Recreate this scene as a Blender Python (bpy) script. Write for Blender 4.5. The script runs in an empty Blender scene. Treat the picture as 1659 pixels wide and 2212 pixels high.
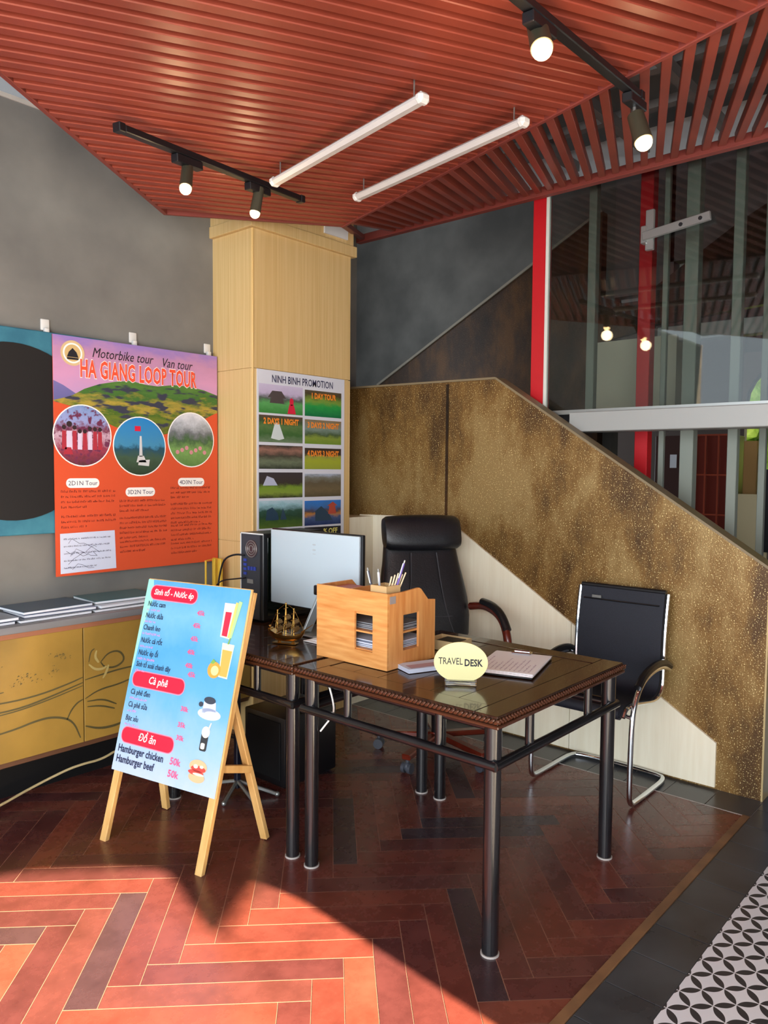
import bpy, bmesh, math, random
from mathutils import Vector, Matrix
random.seed(7)
R = math.radians
SC = bpy.context.scene
COL = SC.collection

# ---------------------------------------------------------------- camera
cam_data = bpy.data.cameras.new('camera')
cam = bpy.data.objects.new('camera', cam_data)
COL.objects.link(cam)
cam_data.sensor_fit = 'HORIZONTAL'
cam_data.sensor_width = 36.0
cam_data.lens = 1665.0 / 1659.0 * 36.0
cam_data.clip_start = 0.05
yaw, pitch, roll = R(41.1), R(-3.2), R(0.45)
fw = Vector((math.cos(yaw) * math.cos(pitch), math.sin(yaw) * math.cos(pitch), math.sin(pitch)))
rt = Vector((math.sin(yaw), -math.cos(yaw), 0))
up = rt.cross(fw)
rt2 = rt * math.cos(roll) + up * math.sin(roll)
up2 = up * math.cos(roll) - rt * math.sin(roll)
M = Matrix((rt2, up2, -fw)).transposed().to_4x4()
M.translation = Vector((0, 0, 1.53))
cam.matrix_world = M
SC.camera = cam

# ---------------------------------------------------------------- colour management, sky, sun, daylight fill
SC.view_settings.view_transform = 'Standard'
SC.view_settings.look = 'None'
SC.view_settings.gamma = 1.0
SC.view_settings.use_curve_mapping = False
SC.view_settings.exposure = 0.72

world = bpy.data.worlds.new('sky')
SC.world = world
world.use_nodes = True
wn = world.node_tree.nodes['Background']
wn.inputs['Color'].default_value = (0.80, 0.90, 1.0, 1)
wn.inputs['Strength'].default_value = 1.6

sun_d = bpy.data.lights.new('sun', 'SUN')
sun_d.energy = 40.0
sun_d.angle = R(0.5)
sun_d.color = (1.0, 0.78, 0.52)
sun = bpy.data.objects.new('sun', sun_d)
COL.objects.link(sun)
sun.rotation_euler = Vector((0.075, 1.0, -0.466)).to_track_quat('-Z', 'Y').to_euler()

def area_light(name, loc, aim, sx, sy, energy, color):
    d = bpy.data.lights.new(name, 'AREA')
    d.shape = 'RECTANGLE'; d.size = sx; d.size_y = sy
    d.energy = energy; d.color = color
    o = bpy.data.objects.new(name, d)
    COL.objects.link(o)
    o.location = loc
    o.rotation_euler = (Vector(aim) - Vector(loc)).to_track_quat('-Z', 'Y').to_euler()
    return o
# fill lamps added on the unseen open side, standing in for daylight
area_light('day_fill_main', (-2.6, 0.2, 1.9), (2.5, 2.2, 1.2), 4.0, 2.4, 125, (0.93, 0.97, 1.0))
area_light('day_fill_side', (-2.6, -2.2, 1.7), (3.2, 1.8, 1.2), 2.2, 2.4, 90, (1.0, 0.98, 0.93))

# ---------------------------------------------------------------- helpers
def lin(c):
    return tuple(((v / 255.0) / 12.92 if v / 255.0 <= 0.04045 else ((v / 255.0 + 0.055) / 1.055) ** 2.4) for v in c)

def nodes_of(name):
    m = bpy.data.materials.new(name)
    m.use_nodes = True
    nt = m.node_tree
    return m, nt, nt.nodes['Principled BSDF']

def mat(name, c, rough=0.5, metal=0.0, spec=0.5, c2=None, scale=6.0, detail=4.0, stretch=(1, 1, 1), bump=0.0,
        bscale=None, trans=0.0, coat=0.0, emit=None, estr=0.0, lo=0.35, hi=0.65, rvar=0.0, ior=None):
    m, nt, b = nodes_of(name)
    b.inputs['Base Color'].default_value = lin(c) + (1,)
    b.inputs['Roughness'].default_value = rough
    b.inputs['Metallic'].default_value = metal
    b.inputs['Specular IOR Level'].default_value = spec
    b.inputs['Transmission Weight'].default_value = trans
    b.inputs['Coat Weight'].default_value = coat
    if ior: b.inputs['IOR'].default_value = ior
    if emit:
        b.inputs['Emission Color'].default_value = lin(emit) + (1,)
        b.inputs['Emission Strength'].default_value = estr
    if c2 or bump or rvar:
        tc = nt.nodes.new('ShaderNodeTexCoord')
        mp = nt.nodes.new('ShaderNodeMapping'); mp.inputs['Scale'].default_value = stretch
        nt.links.new(tc.outputs['Object'], mp.inputs['Vector'])
        nz = nt.nodes.new('ShaderNodeTexNoise')
        nz.inputs['Scale'].default_value = scale; nz.inputs['Detail'].default_value = detail
        nt.links.new(mp.outputs['Vector'], nz.inputs['Vector'])
        if c2:
            rp = nt.nodes.new('ShaderNodeValToRGB')
            rp.color_ramp.elements[0].position = lo; rp.color_ramp.elements[0].color = lin(c) + (1,)
            rp.color_ramp.elements[1].position = hi; rp.color_ramp.elements[1].color = lin(c2) + (1,)
            nt.links.new(nz.outputs['Fac'], rp.inputs['Fac'])
            nt.links.new(rp.outputs['Color'], b.inputs['Base Color'])
        if rvar:
            mr = nt.nodes.new('ShaderNodeMapRange')
            mr.inputs['To Min'].default_value = max(0.02, rough - rvar); mr.inputs['To Max'].default_value = rough + rvar
            nt.links.new(nz.outputs['Fac'], mr.inputs['Value'])
            nt.links.new(mr.outputs['Result'], b.inputs['Roughness'])
        if bump:
            n2 = nz
            if bscale:
                n2 = nt.nodes.new('ShaderNodeTexNoise'); n2.inputs['Scale'].default_value = bscale
                n2.inputs['Detail'].default_value = 3
                nt.links.new(mp.outputs['Vector'], n2.inputs['Vector'])
            bp = nt.nodes.new('ShaderNodeBump'); bp.inputs['Strength'].default_value = bump
            bp.inputs['Distance'].default_value = 0.01
            nt.links.new(n2.outputs['Fac'], bp.inputs['Height'])
            nt.links.new(bp.outputs['Normal'], b.inputs['Normal'])
    return m

def picture(name, stops, nscale=5.0, warp=0.35, rough=0.45, speck=None):
    """printed picture: bands from the bottom (0) to the top (1) broken up by noise"""
    m, nt, b = nodes_of(name)
    b.inputs['Roughness'].default_value = rough
    b.inputs['Specular IOR Level'].default_value = 0.25
    tc = nt.nodes.new('ShaderNodeTexCoord')
    sp = nt.nodes.new('ShaderNodeSeparateXYZ'); nt.links.new(tc.outputs['UV'], sp.inputs[0])
    nz = nt.nodes.new('ShaderNodeTexNoise'); nz.inputs['Scale'].default_value = nscale; nz.inputs['Detail'].default_value = 6
    nz.inputs['Roughness'].default_value = 0.65
    nt.links.new(tc.outputs['UV'], nz.inputs['Vector'])
    ma = nt.nodes.new('ShaderNodeMath'); ma.operation = 'MULTIPLY_ADD'
    ma.inputs[1].default_value = warp; nt.links.new(nz.outputs['Fac'], ma.inputs[0])
    sub = nt.nodes.new('ShaderNodeMath'); sub.operation = 'SUBTRACT'; sub.inputs[1].default_value = warp * 0.5
    nt.links.new(sp.outputs['Y'], sub.inputs[0]); nt.links.new(sub.outputs[0], ma.inputs[2])
    rp = nt.nodes.new('ShaderNodeValToRGB')
    els = rp.color_ramp.elements
    els[0].position = stops[0][0]; els[0].color = lin(stops[0][1]) + (1,)
    els[1].position = stops[-1][0]; els[1].color = lin(stops[-1][1]) + (1,)
    for p, c in stops[1:-1]:
        e = els.new(p); e.color = lin(c) + (1,)
    nt.links.new(ma.outputs[0], rp.inputs['Fac'])
    out = rp.outputs['Color']
    if speck:
        vo = nt.nodes.new('ShaderNodeTexNoise'); vo.inputs['Scale'].default_value = speck[1]; vo.inputs['Detail'].default_value = 2
        nt.links.new(tc.outputs['UV'], vo.inputs['Vector'])
        r2 = nt.nodes.new('ShaderNodeValToRGB'); r2.color_ramp.elements[0].position = 0.52; r2.color_ramp.elements[1].position = 0.60
        nt.links.new(vo.outputs['Fac'], r2.inputs['Fac'])
        mx = nt.nodes.new('ShaderNodeMixRGB'); mx.inputs['Color2'].default_value = lin(speck[0]) + (1,)
        nt.links.new(r2.outputs['Color'], mx.inputs['Fac']); nt.links.new(out, mx.inputs['Color1'])
        out = mx.outputs['Color']
    nt.links.new(out, b.inputs['Base Color'])
    return m

class MB:
    """collects shapes into one mesh"""
    def __init__(s): s.bm = bmesh.new()
    def box(s, lo, hi, bev=0.0, seg=2, mtx=None):
        lo = Vector(lo); hi = Vector(hi); c = (lo + hi) / 2; d = hi - lo
        r = bmesh.ops.create_cube(s.bm, size=1.0)
        vs = r['verts']
        bmesh.ops.scale(s.bm, vec=d, verts=vs); bmesh.ops.translate(s.bm, vec=c, verts=vs)
        if bev:
            es = list({e for v in vs for e in v.link_edges})
            rr = bmesh.ops.bevel(s.bm, geom=es, offset=bev, segments=seg, affect='EDGES', profile=0.5)
            vs = list({v for f in rr['faces'] for v in f.verts} | {v for v in vs if v.is_valid})
        if mtx: bmesh.ops.transform(s.bm, matrix=mtx, verts=vs)
        return s
    def bar(s, p0, p1, w, h, upv=(0, 0, 1), bev=0.0):
        p0 = Vector(p0); p1 = Vector(p1); z = (p1 - p0); L = z.length; z.normalize()
        x = Vector(upv).cross(z)
        if x.length < 1e-4: x = Vector((1, 0, 0))
        x.normalize(); y = z.cross(x)
        m = Matrix((x, y, z)).transposed().to_4x4(); m.translation = (p0 + p1) / 2
        return s.box((-w / 2, -h / 2, -L / 2), (w / 2, h / 2, L / 2), bev, 1, m)
    def cyl(s, p0, p1, r, r2=None, n=16, cap=True):
        p0 = Vector(p0); p1 = Vector(p1); z = p1 - p0
        q = z.to_track_quat('Z', 'Y').to_matrix().to_4x4(); q.translation = (p0 + p1) / 2
        bmesh.ops.create_cone(s.bm, cap_ends=cap, segments=n, radius1=r, radius2=r if r2 is None else r2, depth=z.length, matrix=q)
        return s
    def sphere(s, c, r, sc=(1, 1, 1), n=12, mtx=None):
        m = Matrix.Translation(Vector(c)) @ (mtx if mtx else Matrix.Identity(4)) @ Matrix.Diagonal((*sc, 1))
        bmesh.ops.create_uvsphere(s.bm, u_segments=n, v_segments=max(6, n // 2 + 1), radius=r, matrix=m)
        return s
    def tube(s, pts, r, n=10, closed=False, smooth=0):
        pts = [Vector(p) for p in pts]
        for _ in range(smooth):
            q = []
            N = len(pts)
            rng = range(N) if closed else range(N - 1)
            if not closed: q.append(pts[0])
            for i in rng:
                a, b = pts[i], pts[(i + 1) % N]
                q += [a * .75 + b * .25, a * .25 + b * .75]
            if not closed: q.append(pts[-1])
            pts = q
        N = len(pts); rings = []
        px = None
        for i, p in enumerate(pts):
            if closed: t = pts[(i + 1) % N] - pts[i - 1]
            else: t = pts[min(i + 1, N - 1)] - pts[max(i - 1, 0)]
            t.normalize()
            if px is None:
                a = Vector((0, 0, 1)) if abs(t.z) < .9 else Vector((1, 0, 0))
                px = t.cross(a).normalized()
            px = (px - t * px.dot(t)).normalized(); py = t.cross(px)
            rr = r[i] if isinstance(r, (list, tuple)) and len(r) == N else (r if not isinstance(r, (list, tuple)) else r[0])
            rings.append([s.bm.verts.new(p + (px * math.cos(k * 2 * math.pi / n) + py * math.sin(k * 2 * math.pi / n)) * rr) for k in range(n)])
        for i in range(N if closed else N - 1):
            A, B = rings[i], rings[(i + 1) % N]
            for k in range(n): s.bm.faces.new((A[k], A[(k + 1) % n], B[(k + 1) % n], B[k]))
        if not closed:
            s.bm.faces.new(list(reversed(rings[0]))); s.bm.faces.new(rings[-1])
        return s
    def prism(s, poly, axis, a, b):
        """polygon in the two other axes, extruded along axis from a to b"""
        def P(u, v, w):
            return {0: (w, u, v), 1: (u, w, v), 2: (u, v, w)}[axis]
        A = [s.bm.verts.new(P(u, v, a)) for u, v in poly]; B = [s.bm.verts.new(P(u, v, b)) for u, v in poly]
        n = len(poly)
        s.bm.faces.new(A); s.bm.faces.new(B)
        for i in range(n): s.bm.faces.new((A[i], A[(i + 1) % n], B[(i + 1) % n], B[i]))
        return s
    def loft(s, rings, close=True):
        R_ = [[s.bm.verts.new(p) for p in ring] for ring in rings]
        n = len(R_[0])
        for A, B in zip(R_, R_[1:]):
            for k in range(n): s.bm.faces.new((A[k], A[(k + 1) % n], B[(k + 1) % n], B[k]))
        if close:
            s.bm.faces.new(list(reversed(R_[0]))); s.bm.faces.new(R_[-1])
        return s
    def poly(s, pts, mtx=None):
        """flat polygon given as (x, y) pairs, with UV over its bounding box"""
        uvl = s.bm.loops.layers.uv.verify()
        xs = [p[0] for p in pts]; ys = [p[1] for p in pts]
        x0, x1, y0, y1 = min(xs), max(xs), min(ys), max(ys)
        vs = [s.bm.verts.new(mtx @ Vector((p[0], p[1], 0)) if mtx else Vector((p[0], p[1], 0))) for p in pts]
        f = s.bm.faces.new(vs)
        for lp, p in zip(f.loops, pts):
            lp[uvl].uv = ((p[0] - x0) / max(x1 - x0, 1e-6), (p[1] - y0) / max(y1 - y0, 1e-6))
        return s

def WM(o):
    m = o.matrix_basis.copy()
    while o.parent:
        o = o.parent; m = o.matrix_basis @ m
    return m

def link(name, bm, m, parent=None, smooth=True, local=False):
    """parent given: the mesh was modelled in world space unless local"""
    bmesh.ops.recalc_face_normals(bm, faces=bm.faces)
    me = bpy.data.meshes.new(name)
    if parent is not None and not local:
        bmesh.ops.transform(bm, matrix=WM(parent).inverted(), verts=bm.verts)
    bm.to_mesh(me); bm.free()
    if m: me.materials.append(m)
    if smooth:
        for p in me.polygons: p.use_smooth = True
        try: me.set_sharp_from_angle(angle=R(35))
        except Exception: pass
    o = bpy.data.objects.new(name, me)
    COL.objects.link(o)
    if parent is not None: o.parent = parent
    return o

def tag(o, label, cat, group=None):
    o['label'] = label; o['category'] = cat
    if group: o['group'] = group
    return o

def thing(name, label, cat, loc, rotz=0.0, group=None):
    o = bpy.data.objects.new(name, None)
    o.empty_display_size = 0.1
    COL.objects.link(o)
    o.location = loc; o.rotation_euler = (0, 0, rotz)
    return tag(o, label, cat, group)

def struct(name, mb, m, parent=None, smooth=False):
    o = link(name, mb.bm, m, parent, smooth)
    if parent is None: o['kind'] = 'structure'
    return o

def child_label(o, t):
    o['label'] = t
    return o

def frame(origin, x, y):
    x = Vector(x).normalized(); y = Vector(y).normalized(); z = x.cross(y)
    m = Matrix((x, y, z)).transposed().to_4x4(); m.translation = Vector(origin)
    return m

def text_mesh(bm, s, size, x, y, fm, align='LEFT', sx=1.0, shear=0.0, bold=0.0, spacing=1.0, lift=0.0):
    cu = bpy.data.curves.new('t', 'FONT')
    cu.body = s; cu.size = size; cu.align_x = align; cu.shear = shear; cu.offset = bold; cu.space_character = spacing
    cu.resolution_u = 2; cu.fill_mode = 'FRONT'
    o = bpy.data.objects.new('t', cu); COL.objects.link(o)
    bpy.context.view_layer.update()
    me = bpy.data.meshes.new_from_object(o.evaluated_get(bpy.context.evaluated_depsgraph_get()))
    me.transform(fm @ Matrix.Translation((x, y, lift)) @ Matrix.Diagonal((sx, 1, 1, 1)))
    bm.from_mesh(me)
    bpy.data.objects.remove(o); bpy.data.curves.remove(cu); bpy.data.meshes.remove(me)

def lettering(name, lines, m, fm, parent, lift=0.002):
    for l in lines:
        bm = bmesh.new(); d = dict(l)
        text_mesh(bm, d.pop('s'), d.pop('size'), d.pop('x'), d.pop('y'), fm, lift=lift, **d)
        o = link(name, bm, m, parent, smooth=False)
    return o

def scribble(mb, fm, x0, y0, w, rows, lh, h, seed, lift=0.002, dens=0.8):
    """rows of small word-like print, too small to read"""
    rd = random.Random(seed)
    for r in range(rows):
        x = x0; y = y0 - r * lh
        end = x0 + w * (1.0 if r < rows - 1 else rd.uniform(.35, .8))
        while x < end:
            ww = rd.uniform(.5, 1.5) * h * 2.0
            xx = x
            while xx < min(x + ww, end):
                a = h * rd.uniform(.5, 1.0); lw = h * rd.uniform(.16, .3)
                mb.poly([(xx, y), (xx + lw, y), (xx + lw, y + a), (xx, y + a)], fm @ Matrix.Translation((0, 0, lift)))
                if rd.random() < .6:
                    yy = y + a * rd.choice((0, .45, .8))
                    mb.poly([(xx, yy), (xx + h * .5, yy), (xx + h * .5, yy + h * .2), (xx, yy + h * .2)], fm @ Matrix.Translation((0, 0, lift + .0002)))
                xx += h * .62
            x += ww + h * .7

def rrect(x0, y0, x1, y1, r, n=5):
    pts = []
    for cx, cy, a0 in ((x1 - r, y1 - r, 0), (x0 + r, y1 - r, 90), (x0 + r, y0 + r, 180), (x1 - r, y0 + r, 270)):
        for k in range(n + 1):
            a = R(a0 + 90 * k / n); pts.append((cx + r * math.cos(a), cy + r * math.sin(a)))
    return pts

def disc(cx, cy, rx, ry=None, n=40):
    ry = ry or rx
    return [(cx + rx * math.cos(2 * math.pi * k / n), cy + ry * math.sin(2 * math.pi * k / n)) for k in range(n)]

def sring(c, hx, hy, e=0.5, n=24, ax=Vector((1, 0, 0)), ay=Vector((0, 1, 0))):
    """superellipse ring"""
    out = []
    for k in range(n):
        a = 2 * math.pi * k / n; ca, sa = math.cos(a), math.sin(a)
        out.append(Vector(c) + ax * hx * math.copysign(abs(ca) ** e, ca) + ay * hy * math.copysign(abs(sa) ** e, sa))
    return out

# ---------------------------------------------------------------- materials
m_gray = mat('grey_plaster', (133, 131, 126), .85, c2=(104, 103, 100), scale=2.2, detail=8, lo=.3, hi=.7, spec=.2, bump=.08, bscale=12)
m_gray2 = mat('dark_plaster', (100, 98, 94), .85, c2=(78, 77, 74), scale=3.4, detail=8, lo=.3, hi=.7, spec=.2)
m_cream = mat('cream_laminate', (240, 234, 212), .32, c2=(234, 226, 202), scale=5, stretch=(8, 8, .6), spec=.4)
m_oak = mat('pale_oak_veneer', (214, 184, 130), .5, c2=(203, 170, 112), scale=3, stretch=(30, 30, .5), detail=5, spec=.3)
m_slat = mat('red_brown_slat', (132, 57, 42), .40, c2=(148, 66, 49), scale=1.5, stretch=(2, 2, 2), spec=.5)
m_slat_trim = mat('red_brown_trim', (128, 58, 50), .5)
m_black = mat('black_plastic', (17, 18, 22), .38)
m_blackmatte = mat('black_matte', (10, 10, 12), .7, spec=.3)
m_leather = mat('black_leather', (26, 27, 33), .36, c2=(20, 21, 26), scale=60, bump=.12, bscale=160, spec=.6)
m_mesh_fab = mat('black_mesh_fabric', (24, 29, 42), .6, c2=(18, 22, 34), scale=200, bump=.2, bscale=500)
m_chrome = mat('chrome', (215, 220, 225), .12, metal=1.0)
m_steel = mat('brushed_steel', (165, 168, 166), .35, metal=.8)
m_white = mat('white_plastic', (214, 214, 212), .4)
m_pine = mat('pine_wood', (222, 182, 118), .5, c2=(200, 154, 88), scale=5, stretch=(4, 4, 1), detail=6)
m_lwood = mat('orange_laminate', (224, 164, 98), .45, c2=(196, 126, 62), scale=4, stretch=(1.5, 1.5, 14), detail=6, lo=.3, hi=.7)
m_lwoodv = mat('orange_laminate_upright', (222, 160, 95), .45, c2=(198, 126, 64), scale=4, stretch=(14, 14, 1.2), detail=6, lo=.3, hi=.7)
m_desk = mat('dark_lacquer_wood', (38, 24, 17), .2, c2=(56, 34, 21), scale=4, stretch=(1.2, 8, 8), detail=6, coat=.3, rvar=.08)
m_deskedge = mat('carved_edge_wood', (70, 38, 22), .25, coat=.4)
m_bamboo = mat('black_lacquered_leg', (16, 16, 19), .22, c2=(28, 27, 30), scale=6, stretch=(1, 1, .5), coat=.4)
m_redwood = mat('red_mahogany', (112, 40, 24), .25, c2=(80, 24, 14), scale=5, coat=.5)
m_paper = mat('white_paper', (232, 234, 240), .6)
m_ink = mat('black_print', (22, 22, 34), .6)
m_gold = mat('gold_brass', (206, 160, 84), .25, metal=1.0)
m_red = mat('red_painted_steel', (192, 24, 34), .4)
m_beam = mat('grey_painted_steel', (158, 160, 158), .45, metal=.2)
m_stud = mat('grey_green_stud', (128, 135, 126), .55)
m_dark = mat('dark_void', (24, 23, 24), .8)
m_orangeink = mat('orange_print', (212, 84, 50), .45, spec=.3)
m_whiteink = mat('white_print', (245, 243, 240), .45, spec=.3)
m_redink = mat('red_print', (214, 26, 62), .4)
m_pinkink = mat('pink_print', (226, 92, 140), .5)
m_blueink = mat('navy_print', (26, 34, 74), .5)
m_brownink = mat('dark_red_print', (118, 34, 22), .5)
m_bulb = mat('warm_lamp_glass', (255, 220, 170), .3, emit=(255, 205, 140), estr=14)
m_tile = mat('charcoal_tile', (50, 51, 55), .3, c2=(66, 68, 72), scale=5, detail=6, rvar=.1)
m_grout = mat('pale_grout', (176, 170, 164), .8)
m_strip = mat('brown_edge_strip', (128, 92, 62), .5, c2=(104, 74, 50), scale=9)

# glass
m_glass, nt, b = nodes_of('clear_glass')
nt.nodes.remove(b)
out = nt.nodes['Material Output']
tr = nt.nodes.new('ShaderNodeBsdfTransparent'); tr.inputs['Color'].default_value = (.80, .83, .81, 1)
gl = nt.nodes.new('ShaderNodeBsdfGlossy'); gl.inputs['Roughness'].default_value = .02
fr = nt.nodes.new('ShaderNodeFresnel'); fr.inputs['IOR'].default_value = 1.6
mx = nt.nodes.new('ShaderNodeMixShader')
nt.links.new(fr.outputs[0], mx.inputs[0]); nt.links.new(tr.outputs[0], mx.inputs[1]); nt.links.new(gl.outputs[0], mx.inputs[2])
nt.links.new(mx.outputs[0], out.inputs['Surface'])
m_acryl = mat('clear_acrylic', (235, 240, 240), .05, trans=1.0, ior=1.45)

# bronze textured paint with gold flecks
def bronze(name, ca, cb, cc, fleck, metal=.35):
    m, nt, b = nodes_of(name)
    tc = nt.nodes.new('ShaderNodeTexCoord')
    n1 = nt.nodes.new('ShaderNodeTexNoise'); n1.inputs['Scale'].default_value = 2.1; n1.inputs['Detail'].default_value = 9; n1.inputs['Roughness'].default_value = .66
    mp = nt.nodes.new('ShaderNodeMapping'); mp.inputs['Scale'].default_value = (1, 1.25, .55)
    nt.links.new(tc.outputs['Object'], mp.inputs[0]); nt.links.new(mp.outputs[0], n1.inputs['Vector'])
    rp = nt.nodes.new('ShaderNodeValToRGB')
    rp.color_ramp.elements[0].position = .39; rp.color_ramp.elements[0].color = lin(ca) + (1,)
    rp.color_ramp.elements[1].position = .60; rp.color_ramp.elements[1].color = lin(cc) + (1,)
    e = rp.color_ramp.elements.new(.5); e.color = lin(cb) + (1,)
    nt.links.new(n1.outputs['Fac'], rp.inputs['Fac'])
    n2 = nt.nodes.new('ShaderNodeTexNoise'); n2.inputs['Scale'].default_value = 155; n2.inputs['Detail'].default_value = 3
    nt.links.new(tc.outputs['Object'], n2.inputs['Vector'])
    r2 = nt.nodes.new('ShaderNodeValToRGB'); r2.color_ramp.elements[0].position = .60; r2.color_ramp.elements[1].position = .68
    nt.links.new(n2.outputs['Fac'], r2.inputs['Fac'])
    mu = nt.nodes.new('ShaderNodeMath'); mu.operation = 'MULTIPLY'; mu.inputs[1].default_value = fleck
    nt.links.new(r2.outputs['Color'], mu.inputs[0])
    mx = nt.nodes.new('ShaderNodeMixRGB'); mx.inputs['Color2'].default_value = lin((250, 226, 160)) + (1,)
    nt.links.new(mu.outputs[0], mx.inputs['Fac']); nt.links.new(rp.outputs['Color'], mx.inputs['Color1'])
    nt.links.new(mx.outputs['Color'], b.inputs['Base Color'])
    b.inputs['Metallic'].default_value = metal; b.inputs['Roughness'].default_value = .42
    bp = nt.nodes.new('ShaderNodeBump'); bp.inputs['Strength'].default_value = .35; bp.inputs['Distance'].default_value = .004
    nt.links.new(n2.outputs['Fac'], bp.inputs['Height']); nt.links.new(bp.outputs[0], b.inputs['Normal'])
    return m
m_bronze = bronze('bronze_textured_paint', (80, 54, 24), (126, 93, 46), (152, 124, 76), .85)
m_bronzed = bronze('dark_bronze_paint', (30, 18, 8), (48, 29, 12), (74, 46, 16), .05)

# patterned cement tile: petals linking the corners of a diagonal lattice
m_petal, nt, b = nodes_of('petal_tile')
tc = nt.nodes.new('ShaderNodeTexCoord')
mp = nt.nodes.new('ShaderNodeMapping')
sp_ = 0.0686
mp.inputs['Rotation'].default_value = (0, 0, R(45))
mp.inputs['Scale'].default_value = (1 / sp_, 1 / sp_, 1)
mp.inputs['Location'].default_value = (0.0, 0.0, 0)
nt.links.new(tc.outputs['Object'], mp.inputs[0])
sx = nt.nodes.new('ShaderNodeSeparateXYZ'); nt.links.new(mp.outputs[0], sx.inputs[0])
def mth(op, a, b_=None, c=None):
    n = nt.nodes.new('ShaderNodeMath'); n.operation = op
    for i, v in enumerate((a, b_, c)):
        if v is None: continue
        if isinstance(v, (int, float)): n.inputs[i].default_value = v
        else: nt.links.new(v, n.inputs[i])
    return n.outputs[0]
def petal(u, v):
    fu = mth('SUBTRACT', mth('FRACT', u), .5)
    w = mth('MULTIPLY', mth('SUBTRACT', 1.0, mth('MULTIPLY', mth('MULTIPLY', fu, fu), 4.4)), .17)
    dv = mth('ABSOLUTE', mth('SUBTRACT', mth('FRACT', mth('ADD', v, .5)), .5))
    return mth('LESS_THAN', dv, w)
pk = mth('MAXIMUM', petal(sx.outputs[0], sx.outputs[1]), petal(sx.outputs[1], sx.outputs[0]))
mx = nt.nodes.new('ShaderNodeMixRGB'); nt.links.new(pk, mx.inputs['Fac'])
mx.inputs['Color1'].default_value = lin((216, 215, 222)) + (1,); mx.inputs['Color2'].default_value = lin((52, 50, 54)) + (1,)
nt.links.new(mx.outputs[0], b.inputs['Base Color']); b.inputs['Roughness'].default_value = .35

# wood planks: colour of each plank kept on the mesh
m_plank, nt, b = nodes_of('herringbone_planks')
at = nt.nodes.new('ShaderNodeAttribute'); at.attribute_name = 'plank'
tc = nt.nodes.new('ShaderNodeTexCoord')
n1 = nt.nodes.new('ShaderNodeTexNoise'); n1.inputs['Scale'].default_value = 7; n1.inputs['Detail'].default_value = 8; n1.inputs['Roughness'].default_value = .7
nt.links.new(tc.outputs['Object'], n1.inputs['Vector'])
mr = nt.nodes.new('ShaderNodeMapRange'); mr.inputs['From Min'].default_value = .25; mr.inputs['From Max'].default_value = .75
mr.inputs['To Min'].default_value = .62; mr.inputs['To Max'].default_value = 1.35
nt.links.new(n1.outputs['Fac'], mr.inputs['Value'])
mu = nt.nodes.new('ShaderNodeMixRGB'); mu.blend_type = 'MULTIPLY'; mu.inputs['Fac'].default_value = 1
nt.links.new(at.outputs['Color'], mu.inputs['Color1']); nt.links.new(mr.outputs[0], mu.inputs['Color2'])
nt.links.new(mu.outputs[0], b.inputs['Base Color'])
m2 = nt.nodes.new('ShaderNodeMapRange'); m2.inputs['To Min'].default_value = .12; m2.inputs['To Max'].default_value = .42
nt.links.new(n1.outputs['Fac'], m2.inputs['Value']); nt.links.new(m2.outputs[0], b.inputs['Roughness'])
b.inputs['Specular IOR Level'].default_value = .6
m_seam = mat('plank_seams', (156, 112, 94), .7)

# ---------------------------------------------------------------- floor
PX1, PY0 = 3.585, 0.995
def herringbone():
    bm = bmesh.new()
    cl = bm.loops.layers.float_color.new('plank')
    W, L, p0, q0, g = .0952, .603, 2.239, .655, .0014
    cs = math.sqrt(.5)
    rd = random.Random(3)
    pal = [(94, 46, 40), (104, 52, 42), (82, 42, 40), (110, 58, 46), (88, 48, 44), (76, 40, 40), (98, 48, 40)]
    dark = [(54, 38, 44), (60, 42, 46)]
    for j in range(-14, 15):
        for n in range(-70, 70):
            for kind in (0, 1):
                if kind == 0: a = (p0 + n * W + j * L, q0 - (n + 1) * W + j * L, p0 + n * W + L + j * L, q0 - n * W + j * L)
                else: a = (p0 - W + n * W + j * L, q0 - n * W - L + j * L, p0 + n * W + j * L, q0 - n * W + j * L)
                cx, cy = (a[0] + a[2]) / 2, (a[1] + a[3]) / 2
                X, Y = (cx - cy) * cs, (cx + cy) * cs
                if not (-3.3 < X < PX1 + .4 and PY0 - .4 < Y < 4.1): continue
                c = rd.choice(dark) if rd.random() < .10 else rd.choice(pal)
                co = [(a[0] + g, a[1] + g), (a[2] - g, a[1] + g), (a[2] - g, a[3] - g), (a[0] + g, a[3] - g)]
                vs = [bm.verts.new(((p - q) * cs, (p + q) * cs, 0)) for p, q in co]
                f = bm.faces.new(vs)
                for lp in f.loops: lp[cl] = lin(c) + (1,)
    for co, no in (((PX1, 0, 0), (1, 0, 0)), ((0, PY0, 0), (0, -1, 0)), ((-3, 0, 0), (-1, 0, 0)), ((0, 3.75, 0), (0, 1, 0))):
        bmesh.ops.bisect_plane(bm, geom=bm.verts[:] + bm.edges[:] + bm.faces[:], plane_co=co, plane_no=no, clear_outer=True)
    return bm
fo = link('floor', herringbone(), m_plank, smooth=False); fo['kind'] = 'structure'
struct('floor', MB().box((-3, PY0, -.06), (PX1, 3.75, -.0012)), m_seam)
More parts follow.
